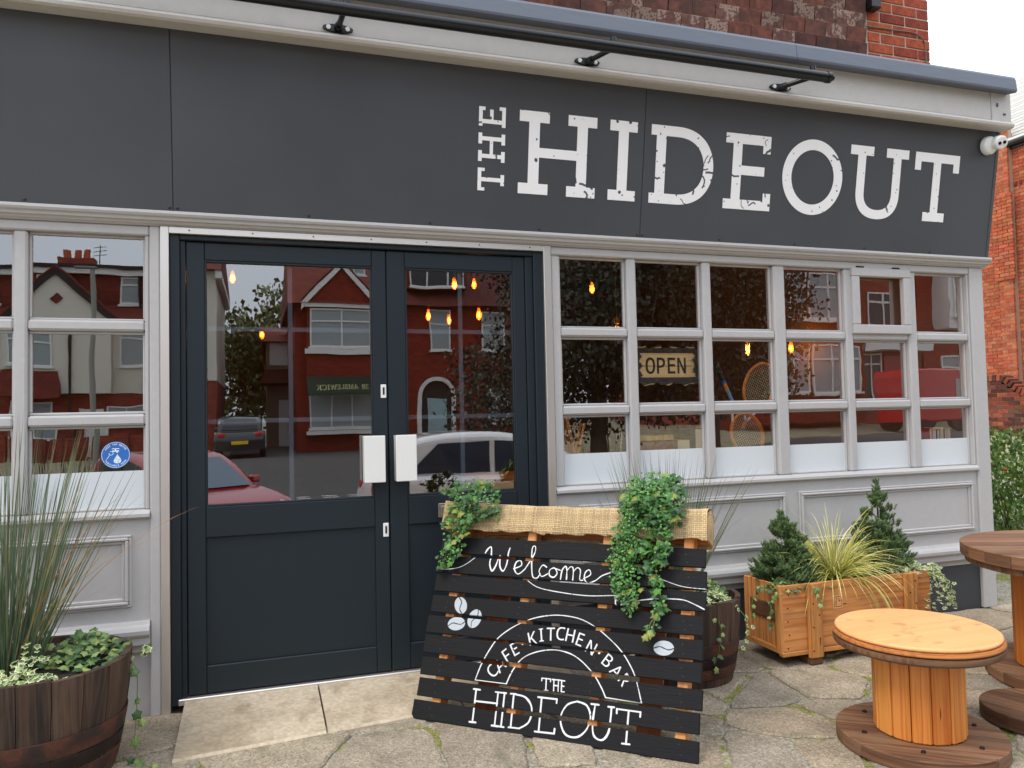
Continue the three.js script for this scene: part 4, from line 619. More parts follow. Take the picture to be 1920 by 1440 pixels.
// right barrel, half hidden by the sign
barrel('weathered oak half barrel planter behind the pallet sign', 2.106, 0.403, 0.272, 0.235, 0.416, 18);
rush('grey green rush clump in the barrel behind the pallet sign', [2.0, 0.37, 0.4], 260, 0.18, 0.5, 0.84, 'rush clumps');
trail('small variegated ivy at the rim of the barrel behind the sign', [{ c: [2.2, 0.40, 0.52], r: [0.12, 0.06, 0.10], n: 120, drop: 0.03 }], ivyVg, 0.6, 1.0, [{ pts: [[2.26, 0.4, 0.63], [2.3, 0.3, 0.69], [2.26, 0.2, 0.68]], n: 10 }], [2.2, 0.4, 0.5], 'variegated_ivy');
trail('dark ivy at the back rim of the barrel behind the sign', [{ c: [2.22, 0.42, 0.40], r: [0.12, 0.09, 0.12], n: 110 }], ivyDark, 0.6, 1.0, [{ pts: [[2.1, 0.42, 0.64], [2.14, 0.3, 0.69], [2.12, 0.1, 0.66]], n: 12 }], [2.2, 0.4, 0.4], 'ivy_plant');

// wooden crate planter
{
  const X0 = 2.634, W = 1.0, Z = 0.517, D = 0.32, Y0 = 0.065, H = 0.36;
  const o = thing('crate_planter', 'orange wooden packing crate planter with upright battens under the right window', 'planter', [X0 + W / 2, 0, Z - D / 2]);
  const lx = x => x - W / 2, lz = z => z + D / 2;   // local x from the left end, z back from the front face
  const b = (x0, x1, y0, y1, z0, z1, al = 'x') => bx(lx(x0), lx(x1), y0, y1, lz(z0), lz(z1), 0.003, al, 1, 2);
  part(o, 'front_panel', b(0, W, Y0 + 0.012, Y0 + H, -0.014, 0), M.crate);
  part(o, 'back_panel', b(0, W, Y0, Y0 + H, -D, -D + 0.014), M.crate);
  part(o, 'bottom_board', b(0.015, W - 0.015, Y0 - 0.004, Y0 + 0.01, -D + 0.015, -0.015), M.crateD);
  for (let i = 0; i < 5; i++) { const z1 = -0.015 - i * 0.058, z0 = z1 - 0.056; part(o, 'end_plank', b(0.004, 0.016, Y0 + 0.01, Y0 + H - rr(0, 0.006), z0, z1, 'y'), i % 2 ? M.crate2 : M.crate); part(o, 'end_plank', b(W - 0.016, W - 0.004, Y0 + 0.01, Y0 + H - rr(0, 0.006), z0, z1, 'y'), M.crate); }
  part(o, 'end_batten', b(-0.016, 0.003, Y0, Y0 + H, -0.05, -0.001, 'y'), M.crate2); part(o, 'end_batten', b(-0.016, 0.003, Y0, Y0 + H, -D, -D + 0.05, 'y'), M.crate);
  part(o, 'end_board', b(-0.014, 0.003, Y0 + 0.17, Y0 + 0.25, -D + 0.051, -0.051, 'z'), M.crateD); part(o, 'end_board', b(-0.014, 0.003, Y0, Y0 + 0.03, -D + 0.051, -0.051, 'z'), M.crate2);
  part(o, 'base_strip', b(-0.012, W, Y0 - 0.012, Y0 + 0.0115, -0.03, 0.006), M.crate2);
  for (const x of [0.145, 0.80]) { const p = part(o, 'batten', b(x, x + 0.085, Y0 - 0.028, Y0 + H + 0.004, 0.0065, 0.03, 'y'), M.crate2); for (let i = 0; i < 6; i++) part(p, 'nail', new THREE.CylinderGeometry(0.004, 0.004, 0.003, 8).rotateX(Math.PI / 2), M.rustD, [lx(x + (i % 2 ? 0.062 : 0.022) + rr(-0.004, 0.004)), Y0 + 0.01 + i * 0.062, lz(0.0305)]); part(o, 'foot', b(x + 0.005, x + 0.08, 0.0, Y0 - 0.029, -0.1, 0.024), M.crateD); part(o, 'foot', b(x + 0.005, x + 0.08, 0.0, Y0 - 0.013, -D + 0.01, -D + 0.1), M.crateD); }
  for (const y of [0.03, 0.1, 0.17, 0.24, 0.31, 0.34]) part(o, 'nail', new THREE.CylinderGeometry(0.004, 0.004, 0.003, 8).rotateX(Math.PI / 2), M.rustD, [lx(0.022 + rr(0, 0.014)), Y0 + y, lz(0.0005)]);
  part(o, 'soil', pbx(lx(0.017), lx(W - 0.017), Y0 + 0.25, Y0 + 0.32, lz(-D + 0.015), lz(-0.015)), M.soil);
  const t = canvasTex(256, 256, g => { g.fillStyle = '#d99c62'; g.fillRect(0, 0, 256, 256); g.strokeStyle = '#2a1d12'; g.lineWidth = 9; g.strokeRect(26, 30, 200, 190); g.beginPath(); g.moveTo(92, 34); g.lineTo(88, 216); g.stroke(); g.lineWidth = 7; g.beginPath(); g.moveTo(50, 190); g.quadraticCurveTo(40, 120, 66, 70); g.moveTo(60, 180); g.lineTo(70, 110); g.stroke(); g.fillStyle = '#2a1d12'; g.fillRect(118, 66, 46, 12); g.fillRect(150, 92, 18, 34); g.fillRect(174, 88, 14, 36); });
  part(o, 'stamp', new THREE.PlaneGeometry(0.066, 0.07), std({ map: t, roughness: 0.7 }), [lx(0.355), Y0 + 0.245, lz(0.0012)]);
}
// plants in the crate
{
  const o = thing('sedge_clump', 'arching golden yellow sedge grass in the middle of the crate', 'plant', [3.1, 0.37, 0.36]), g = [];
  const cs = [[lin(0x9aa03f), lin(0xd2cd72)], [lin(0xb3ad45), lin(0xe0d989)], [lin(0x808a35), lin(0xc0c060)], [lin(0xc2ba5a), lin(0xe6df9c)]];
  for (let i = 0; i < 400; i++) { const a = rnd() * 6.283, l = rr(0.15, 1.5); g.push(blade(V(Math.cos(a) * rr(0, 0.06), rr(-0.01, 0.02), Math.sin(a) * rr(0, 0.05)), V(Math.cos(a) * l * 1.1, 1, Math.sin(a) * l * 0.8), rr(0.28, 0.5), rr(0.9, 2.6), rr(0.0024, 0.0048), ...pick(cs), 8)); }
  for (let i = 0; i < 14; i++) g.push(blade(V(rr(-0.05, 0.08), 0, 0.05), V(rr(-0.1, 0.5), 0.9, 1.0), rr(0.36, 0.5), rr(3.0, 4.4), 0.003, ...pick(cs), 10));
  part(o, 'blades', g, bladeM).userData.kind = 'stuff';
}
function conifer(label, pos, h, r, n, lean, leaders) {
  const o = thing('dwarf_conifer', label, 'shrub', pos, 0, 'dwarf conifers');
  part(o, 'trunk', rod(V(0, -0.04, 0), V(lean * 0.6, h * 0.8, 0), 0.014, 7, 0.004), std({ color: 0x4a3a2c, roughness: 1 }));
  const sp = [[lin(0x50683c), lin(0x6c8450)], [lin(0x445c34), lin(0x5c7644)], [lin(0x5e7848), lin(0x829a60)]].map(([a, b]) => { // a tuft: short needles round a shoot
    const P = [], C = []; for (let i = 0; i < 16; i++) { const t = i / 16, a = i * 2.4, d = V(Math.cos(a), 0.75 + t * 0.8, Math.sin(a)).normalize(), q = V(0, t * 0.026, 0), e = q.clone().addScaledVector(d, 0.0135), s = new THREE.Vector3().crossVectors(d, V(0, 1, 0.3)).normalize().multiplyScalar(0.0022); for (const [v, c] of [[q.clone().add(s), a], [q.clone().sub(s), a], [e, b]]) { P.push(v.x, v.y, v.z); C.push(...(v === e ? b : a === c ? mix3(lin(0x445c34), b, 0.3) : a)); } }
    const g = new THREE.BufferGeometry(); g.setAttribute('position', new THREE.Float32BufferAttribute(P, 3)); g.setAttribute('color', new THREE.Float32BufferAttribute(C.map(x => x), 3)); g.computeVertexNormals(); g.setAttribute('uv', new THREE.Float32BufferAttribute(new Float32Array(P.length / 3 * 2), 2)); return g;
  });
  const list = [], d3 = new THREE.Object3D(), up = V(0, 1, 0);
  const nb = Math.round(n / 22), br = [];
  for (let i = 0; i < n; i++) {
    if (i < nb) { const t = 1 - Math.sqrt(rnd()), a = rnd() * 6.283; br.push([t, a, r * Math.pow(1 - t, 0.75) * rr(0.7, 1.18) * (t < 0.08 ? 0.85 : 1) + 0.012, rr(0.05, 0.35)]); }
    const [t, a, R, rise] = br[i % br.length], q = Math.pow(rnd(), 0.5), wd = 0.011 + 0.012 * (1 - q), x = lean * t + R * q * Math.cos(a) + rr(-wd, wd), z = R * q * Math.sin(a) + rr(-wd, wd), y = h * t * 0.93 + R * q * rise + rr(-wd, wd);
    d3.position.set(x, y, z); d3.quaternion.setFromUnitVectors(up, V(Math.cos(a) * (1 - t) * 1.2 + rr(-0.5, 0.5), 0.9, Math.sin(a) * (1 - t) * 1.2 + rr(-0.5, 0.5)).normalize()); d3.rotateY(rnd() * 6); d3.scale.setScalar(rr(0.8, 1.4)); d3.updateMatrix(); list.push(pick(sp).clone().applyMatrix4(d3.matrix));
  }
  for (const [bx0, by0, bl] of leaders) for (let i = 0; i < 60; i++) { const t = rnd(); d3.position.set(bx0 + rr(-0.014, 0.014) * (1.2 - t), by0 + bl * t, rr(-0.014, 0.014)); d3.quaternion.setFromUnitVectors(up, V(rr(-0.7, 0.7), 0.9, rr(-0.7, 0.7)).normalize()); d3.scale.setScalar(rr(0.8, 1.2)); d3.updateMatrix(); list.push(pick(sp).clone().applyMatrix4(d3.matrix)); }
  part(o, 'foliage', list, std({ vertexColors: true, roughness: 0.85, side: THREE.DoubleSide })).userData.kind = 'stuff';
}
conifer('dense dark green dwarf conifer with a blunt top at the left end of the crate', [2.80, 0.37, 0.35], 0.40, 0.175, 2700, -0.02, [[-0.03, 0.34, 0.07], [-0.08, 0.30, 0.06]]);
conifer('taller pointed dwarf conifer at the back of the crate near its right end', [3.46, 0.37, 0.33], 0.54, 0.17, 2400, 0.0, [[-0.005, 0.40, 0.15], [-0.1, 0.30, 0.08], [-0.15, 0.2, 0.04], [0.05, 0.3, 0.05]]);
trail('green ivy creeping over the left front corner of the crate', [{ c: [2.70, 0.40, 0.45], r: [0.13, 0.05, 0.09], n: 110 }, { c: [2.86, 0.40, 0.47], r: [0.1, 0.04, 0.06], n: 60 }], ivyDark, 0.5, 0.85, [{ pts: [[2.66, 0.42, 0.5], [2.58, 0.36, 0.5], [2.585, 0.3, 0.48], [2.57, 0.2, 0.48]], n: 12 }, { pts: [[2.8, 0.42, 0.52], [2.82, 0.4, 0.56], [2.815, 0.33, 0.57]], n: 8 }, { pts: [[2.6, 0.42, 0.4], [2.52, 0.36, 0.42], [2.50, 0.25, 0.43]], n: 8 }], [2.7, 0.4, 0.45], 'ivy_plant');
trail('cream variegated ivy cascading over the right end of the crate', [{ c: [3.54, 0.43, 0.44], r: [0.13, 0.06, 0.1], n: 150 }, { c: [3.70, 0.41, 0.46], r: [0.13, 0.06, 0.11], n: 260, drop: 0.2 }], ivyVg, 0.5, 0.85, [{ pts: [[3.62, 0.42, 0.5], [3.70, 0.36, 0.54], [3.73, 0.24, 0.55]], n: 22 }, { pts: [[3.66, 0.42, 0.48], [3.76, 0.36, 0.52], [3.79, 0.27, 0.52]], n: 16 }], [3.6, 0.4, 0.42], 'variegated_ivy');

// ---------- cable spools ----------
function discPlanks(r, n, th, jitter = 0) { // a round flange sawn from boards
  const out = [], w = 2 * r / n;
  for (let i = 0; i < n; i++) { const x0 = -r + i * w + 0.0022, x1 = -r + (i + 1) * w - 0.0022, pts = []; const e = x => Math.sqrt(Math.max(0, r * r - x * x)); for (let k = 0; k <= 8; k++) { const x = lerp(x0, x1, k / 8); pts.push([x, e(x) + 0.0005]); } for (let k = 8; k >= 0; k--) { const x = lerp(x0, x1, k / 8); pts.push([x, -e(x) - 0.0005]); }
    const g = new THREE.ExtrudeGeometry(poly(pts), { depth: th - 0.006, bevelEnabled: true, bevelSize: 0.003, bevelThickness: 0.003, bevelOffset: -0.003, bevelSegments: 1, curveSegments: 4 }); g.rotateX(-Math.PI / 2); g.translate(0, 0.003 + rr(-jitter, jitter), 0); out.push(uvm(g, 'z', 1, 2.5)); }
  return out;
}
function drum(o, r, y0, y1, n, mats) {
  for (let i = 0; i < n; i++) { const a = (i + 0.35) / n * 6.2832, w = 2 * r * Math.tan(Math.PI / n) - 0.008; part(o, 'drum_stave', uvm(cbox(w, y1 - y0, 0.02, 0.006), 'y', 1, 3), mats[Math.floor(rnd() * mats.length)], [Math.sin(a) * (r - 0.011), (y0 + y1) / 2, Math.cos(a) * (r - 0.011)], [0, a, 0]); }
}
{
  const o = thing('spool_stool', 'small cable spool stool with a varnished round wooden seat', 'stool', [2.535, 0, 1.488]);
  discPlanks(0.313, 6, 0.052, 0.001).forEach((g, i) => { part(o, 'base_plank', g.rotateY(0.9), i % 2 ? M.old : M.old2, [0, 0.004, 0]); });
  drum(o, 0.168, 0.058, 0.402, 14, [M.pine, M.pine, M.pine2, M.pine3]);
  part(o, 'flange_ring', [uvm(new THREE.LatheGeometry([[0, 0.427], [0.300, 0.427], [0.311, 0.430], [0.314, 0.434], [0.313, 0.441], [0.308, 0.446], [0.302, 0.447], [0, 0.447]].map(q => new THREE.Vector2(...q)), 72), 'x', 1, 2.5)], std({ map: T.crate, color: 0xd8b890, roughness: 0.75, bumpMap: T.paintB, bumpScale: 0.004 }));
  part(o, 'flange_layer', uvm(new THREE.LatheGeometry([[0.16, 0.394], [0.3, 0.394], [0.31, 0.399], [0.313, 0.406], [0.314, 0.42], [0.31, 0.4255], [0.16, 0.4265]].map(q => new THREE.Vector2(...q)), 72), 'x', 1, 2.5), M.old2);
  part(o, 'seat', uvm(new THREE.LatheGeometry([[0, 0.4475], [0.297, 0.4475], [0.303, 0.451], [0.305, 0.456], [0.303, 0.462], [0.296, 0.4655], [0, 0.466]].map(q => new THREE.Vector2(...q)), 80), 'x', 0.6, 0.8), std({ map: T.seat, color: 0xffeedd, roughness: 0.45 }));
  for (let i = 0; i < 6; i++) { const a = i / 6 * 6.28 + 0.3; part(o, 'bolt', new THREE.CylinderGeometry(0.008, 0.01, 0.008, 6), M.rustD, [Math.sin(a) * 0.235, 0.06, Math.cos(a) * 0.235]); }
}
{
  const o = thing('spool_table', 'large cable spool table with a reddish weathered plank top', 'table', [3.884, 0, 1.241]);
  discPlanks(0.55, 8, 0.06, 0.001).forEach((g, i) => part(o, 'top_plank', g.rotateY(1.1), i % 2 ? M.old : M.old2, [0, 0.592, 0]));
  part(o, 'top_underlay', uvm(new THREE.CylinderGeometry(0.535, 0.53, 0.03, 64).translate(0, 0.576, 0), 'x', 1, 2.5), M.old2);
  drum(o, 0.328, 0.062, 0.56, 18, [M.pine2, M.pine3, M.pine3]);
  discPlanks(0.463, 7, 0.055, 0.001).forEach((g, i) => part(o, 'base_plank', g.rotateY(0.5), i % 2 ? M.old : M.old2, [0, 0.005, 0]));
}
{
  const o = thing('spool_flange', 'dark loose wooden spool flange lying on the paving by the spool table', 'wood disc', [3.175, 0, 1.5]);
  discPlanks(0.22, 4, 0.06, 0.001).forEach((g, i) => part(o, 'plank', g.rotateY(0.3), i % 2 ? M.old2 : M.crateD, [0, 0.005, 0]));
}

// ---------- inside the window ----------
{ const o = thing('window_shelf', 'deep wooden display shelf inside the right window', 'shelf', [3.1, 0, -0.3]); part(o, 'shelf_board', bx(-1.5, 1.5, 0.925, 0.955, -0.22, 0.22, 0.003), M.crate2); for (const x of [-1.4, 0, 1.4]) part(o, 'support', bx(x - 0.03, x + 0.03, 0.046, 0.9245, -0.2, 0.2, 0.003, 'y'), M.crateD); }
const filM = std({ color: 0xff9a30, emissive: 0xffa840, emissiveIntensity: 9 }), bulbM = std({ color: 0xff9030, emissive: 0xff7a18, emissiveIntensity: 0.55, transparent: true, opacity: 0.32, roughness: 0.2 }), brass = std({ color: 0x6a5028, roughness: 0.4, metalness: 0.7 }), shadeG = new THREE.MeshPhysicalMaterial({ transmission: 1, roughness: 0, thickness: 0, ior: 1.5, side: THREE.DoubleSide });
function pendant(u, v, z, label, shade) {
  const p = at(u, v, z), o = thing('pendant_lamp', label, 'lamp', [p.x, p.y, p.z], 0, 'pendant lamps inside');
  part(o, 'bulb', new THREE.LatheGeometry([[0, -0.045], [0.012, -0.042], [0.024, -0.022], [0.026, -0.005], [0.02, 0.022], [0.012, 0.045], [0.011, 0.055]].map(q => new THREE.Vector2(...q)), 18), shade ? shadeG : bulbM);
  part(o, 'filament', new THREE.CapsuleGeometry(0.008, 0.03, 4, 10), filM);
  part(o, 'cap', rod(V(0, 0.055, 0), V(0, 0.1, 0), 0.016, 12), brass);
  part(o, 'cord', rod(V(0, 0.1, 0), V(0, 3.07 - p.y, 0), 0.003, 6), M.black);
  if (shade) part(o, 'shade', new THREE.LatheGeometry([[0.02, 0.1], [0.035, 0.085], [0.05, 0.04], [0.068, -0.03], [0.078, -0.075]].map(q => new THREE.Vector2(...q)), 32, 0), shadeG);
  if (!shade) o.scale.set(0.85, 1, 0.85); const l = new THREE.PointLight(0xffa045, 0.14); l.position.set(p.x, p.y, p.z); l.shadow.radius = 1; l.castShadow = true; scene.add(l);
}
const PL_ = 'bare amber filament bulb hanging inside behind the doors', PW = 'bare amber filament bulb hanging inside behind the right window';
for (const [u, v, z] of [[436, 521, -2.6], [491, 627, -3.6], [852, 533, -2.4], [889, 533, -3.0], [803, 592, -3.0], [842, 600, -3.6], [898, 590, -2.2]]) pendant(u, v, z, PL_);
for (const [u, v, z] of [[1110, 541, -2.2], [1483, 652, -1.6]]) pendant(u, v, z, PW);
pendant(1157, 622, -0.75, 'pendant lamp with flared clear glass shade beside the open sign', true);
pendant(1402, 655, -0.8, 'pendant lamp with flared clear glass shade above the rackets', true);
// OPEN board on chains
{
  const p = at(1253, 686, -0.16), w = 0.42, h = 0.225, o = thing('open_sign', 'wavy edged wooden OPEN sign hanging on chains in the window', 'sign', [p.x, p.y, p.z]);
  const s = new THREE.Shape(), N = 40; for (let i = 0; i <= N; i++) { const x = -w / 2 + w * i / N; s[i ? 'lineTo' : 'moveTo'](x, h / 2 + 0.007 * Math.sin(i * 0.6) + 0.004 * Math.sin(i * 1.4 + 1)); } for (let i = N; i >= 0; i--) { const x = -w / 2 + w * i / N; s.lineTo(x, -h / 2 + 0.007 * Math.sin(i * 0.5 + 2) + 0.004 * Math.sin(i * 1.2)); }
  const t = canvasTex(1024, 576, (g, W, H) => {
    g.fillStyle = '#3a3432'; g.fillRect(0, 0, W, H); for (let i = 0; i < 500; i++) { g.fillStyle = `rgba(${60 + 50 * rnd()},${50 + 40 * rnd()},${44 + 30 * rnd()},0.35)`; g.fillRect(rnd() * W, rnd() * H, rr(30, 200), rr(2, 9)); }
    g.strokeStyle = '#caa366'; g.lineWidth = 16; g.beginPath(); for (let i = 0; i <= 40; i++) g.lineTo(i / 40 * W, 26 + 14 * Math.sin(i * 0.6)); g.stroke(); g.beginPath(); for (let i = 0; i <= 40; i++) g.lineTo(i / 40 * W, H - 26 + 14 * Math.sin(i * 0.5)); g.stroke();
    for (let i = 0; i < 420; i++) { g.fillStyle = pick(['#ecc98f', '#e2bb80', '#f2d49e']); const y = rr(115, 440); g.fillRect(rr(60, 130) + 20 * Math.sin(y * 0.05), y, rr(730, 800), rr(4, 12)); }
    g.fillStyle = '#2b2320'; g.fillRect(70, 288, 800, 9); g.font = 'bold 300px monospace'; g.textAlign = 'left'; g.textBaseline = 'middle'; g.save(); g.translate(130, 290); g.scale(0.92, 0.98); g.fillText('OPEN', 0, 0); g.restore();
  });
  const g = new THREE.ExtrudeGeometry(s, { depth: 0.012, bevelEnabled: false }), q = g.attributes.position, uv = g.attributes.uv; for (let i = 0; i < q.count; i++) uv.setXY(i, q.getX(i) / (w + 0.02) + 0.5, q.getY(i) / (h + 0.03) + 0.5);
  part(o, 'board', g, std({ map: t, roughness: 0.7 }));
  const top = V(-0.02, 0.62, 0.006), link = new THREE.TorusGeometry(0.008, 0.0016, 5, 10).scale(0.75, 1.25, 1);
  for (const sx of [-1, 1]) { const end = V(sx * 0.15, 0.11, 0.006), n = 36, dir = top.clone().sub(end).normalize(), Q = new THREE.Quaternion().setFromUnitVectors(V(0, 1, 0), dir); const l = []; for (let i = 0; i < n; i++) { const g2 = link.clone(); if (i % 2) g2.rotateY(1.57); g2.applyQuaternion(Q); const c = end.clone().lerp(top, i / n); l.push(g2.translate(c.x, c.y, c.z)); } part(o, 'chain', l, std({ color: 0x3a3632, roughness: 0.5, metalness: 0.6 })); }
  part(o, 'hook', rod(top, V(-0.02, 3.075 - p.y, 0.006), 0.002, 5), M.black);
}
// tennis rackets
function racket(label, px, tipPx, z, rx, ry, mirr) {
  const c = at(...px, z), t = at(...tipPx, z), o = thing('tennis_racket', label, 'racket', [c.x, c.y, c.z], 0, 'tennis rackets'), d = t.clone().sub(c); d.z = 0; const len = d.length(); o.rotation.z = Math.atan2(d.y, d.x) - Math.PI / 2; // +y runs from head to grip
  const wood = std({ map: T.pine, color: 0xf0d0a0, roughness: 0.4 }), ring = []; for (let i = 0; i <= 48; i++) { const a = i / 48 * 6.2832; ring.push(V(rx * Math.sin(a), ry * Math.cos(a), 0)); }
  part(o, 'head_frame', new THREE.TubeGeometry(new THREE.CatmullRomCurve3(ring.slice(0, 48), true), 64, 0.0105, 8, true), wood);
  const st = []; for (let i = -7; i <= 7; i++) { const x = i * rx / 8, e = ry * Math.sqrt(1 - (x / rx) ** 2); st.push(rod(V(x, -e, 0), V(x, e, 0), 0.0012, 4)); } for (let i = -9; i <= 9; i++) { const y = i * ry / 10, e = rx * Math.sqrt(1 - (y / ry) ** 2); st.push(rod(V(-e, y, 0.001), V(e, y, 0.001), 0.0009, 4)); }
  part(o, 'strings', st, std({ color: 0xd8cfa8, roughness: 0.6 }));
  const thr = ry + 0.09; for (const s of [-1, 1]) part(o, 'throat', rod(V(s * rx * 0.55, ry * 0.84, 0), V(s * 0.008, thr, 0), 0.008, 8), M.white);
  part(o, 'shaft', rod(V(0, thr - 0.01, 0), V(0, len * 0.62, 0), 0.011, 10), std({ color: 0x6fa0c8, roughness: 0.4 })); part(o, 'collar', rod(V(0, len * 0.62, 0), V(0, len * 0.72, 0), 0.0125, 10), wood); part(o, 'tape', rod(V(0, len * 0.72, 0), V(0, len * 0.755, 0), 0.0155, 10), std({ color: 0x2a6ac0, roughness: 0.5 })); part(o, 'grip', rod(V(0, len * 0.755, 0), V(0, len, 0), 0.0145, 10), M.black);
}
racket('wooden tennis racket standing head down with a black grip', [1401, 815], [1341, 680], -0.24, 0.113, 0.14);
racket('wooden tennis racket leaning behind with its head up', [1424, 724], [1380, 835], -0.31, 0.112, 0.158);
// small things on the shelf
const shelfY = 0.955;
for (const u of [1214, 1231, 1247]) { const p = at(u, 835, -0.2), o = thing('jam_jar', 'small red brown jar with a gold lid beneath the open sign', 'jar', [p.x, shelfY, p.z], 0, 'jars on the shelf'); part(o, 'jar', new THREE.LatheGeometry([[0, 0.1], [0.026, 0.1], [0.03, 0.11], [0.03, 0.19], [0.024, 0.205], [0, 0.205]].map(q => new THREE.Vector2(q[0], q[1] - 0.1)), 20), std({ color: 0x6a2018, roughness: 0.2 })); part(o, 'lid', rod(V(0, 0.105, 0), V(0, 0.118, 0), 0.026, 20), std({ color: 0xc8a860, roughness: 0.35, metalness: 0.6 })); o.scale.setScalar(2.25); }
function book(u, v, w, hgt, d, cover, label, turn = 0, z = -0.25) { const p = at(u, v, z); hgt = Math.max(hgt, p.y - shelfY); const o = thing('book', label, 'book', [p.x, shelfY, z], turn, 'books on the shelf'); part(o, 'pages', pbx(-w / 2 + 0.004, w / 2 - 0.004, 0.004, hgt - 0.004, -d / 2 + 0.004, d / 2), std({ color: 0xd9cda8, roughness: 0.9 })); part(o, 'cover', [pbx(-w / 2, -w / 2 + 0.004, 0, hgt, -d / 2, d / 2), pbx(w / 2 - 0.004, w / 2, 0, hgt, -d / 2, d / 2), pbx(-w / 2 + 0.004, w / 2 - 0.004, 0, hgt, -d / 2, -d / 2 + 0.004)], std({ color: cover, roughness: 0.6 })); }
book(1303, 804, 0.095, 0.245, 0.15, 0x22283a, 'thick navy book with its page edges facing the glass');
book(1322, 797, 0.045, 0.285, 0.15, 0xb0a890, 'tall pale book standing at the end of the row');
book(1272, 824, 0.09, 0.2, 0.12, 0x8a6a48, 'short brown book next to the jars');
for (const [u, c, l] of [[1729, 0xb03028, 'red'], [1736, 0xe0d8c8, 'cream'], [1743, 0x303038, 'charcoal'], [1750, 0xd8c090, 'buff'], [1757, 0x8a3028, 'maroon'], [1763, 0xe8e0d0, 'ivory']]) book(u, rr(801, 806), 0.024, rr(0.21, 0.22), 0.14, c, `slim ${l} paperback in the corner of the right window`, 0.02);
{ const p = at(1152, 830, -0.25), o = thing('cutlery_pot', 'steel pot of knives and forks inside the right window', 'pot', [p.x, shelfY, p.z]); part(o, 'pot', cyl(0.05, 0.045, 0.16, 24, true).translate(0, 0.08, 0), std({ color: 0xb8bcc0, roughness: 0.25, metalness: 0.9, side: THREE.DoubleSide })); for (let i = 0; i < 9; i++) { const a = rnd() * 6.28, q = 0.025; part(o, 'cutlery', rod(V(Math.cos(a) * q, 0.02, Math.sin(a) * q), V(Math.cos(a) * q * 2.2, rr(0.24, 0.3), Math.sin(a) * q * 2.2), 0.004, 6), M.chrome); } }
{ const p = at(1068, 830, -0.35), o = thing('easel_board', 'leaning pine board beside the cutlery pot', 'board', [p.x, shelfY, p.z], 0.3); part(o, 'board', bx(-0.012, 0.012, 0, 0.42, -0.1, 0.1, 0.003, 'y').rotateZ(0.25), M.crate); part(o, 'strut', bx(-0.01, 0.01, 0, 0.36, -0.02, 0.02, 0.003, 'y').rotateZ(-0.3), M.crate2); }
// seating further in
function bench(label, x, z, l, turn = 0, h = 0.46, w = 0.3, name = 'bench', cat = 'bench') { const o = thing(name, label, cat, [x, 0.046, z], turn); part(o, 'top', bx(-l / 2, l / 2, h - 0.05, h, -w / 2, w / 2, 0.004), M.ply); for (const s of [-1, 1]) for (const q of [-1, 1]) part(o, 'leg', bx(s * (l / 2 - 0.08) - 0.03, s * (l / 2 - 0.08) + 0.03, 0, h - 0.051, q * (w / 2 - 0.05) - 0.03, q * (w / 2 - 0.05) + 0.03, 0.003, 'y'), M.crateD); }
bench('pale pine bench inside behind the left door', 0.6, -2.2, 1.5); bench('pale pine bench inside behind the right door', 1.6, -1.6, 1.3);
bench('pale pine table inside behind the right window', 3.5, -1.9, 1.5, 0, 0.76, 0.7, 'dining_table', 'table'); bench('pale pine table deeper inside by the rackets', 2.6, -3.0, 1.4, 0, 0.76, 0.7, 'dining_table', 'table');

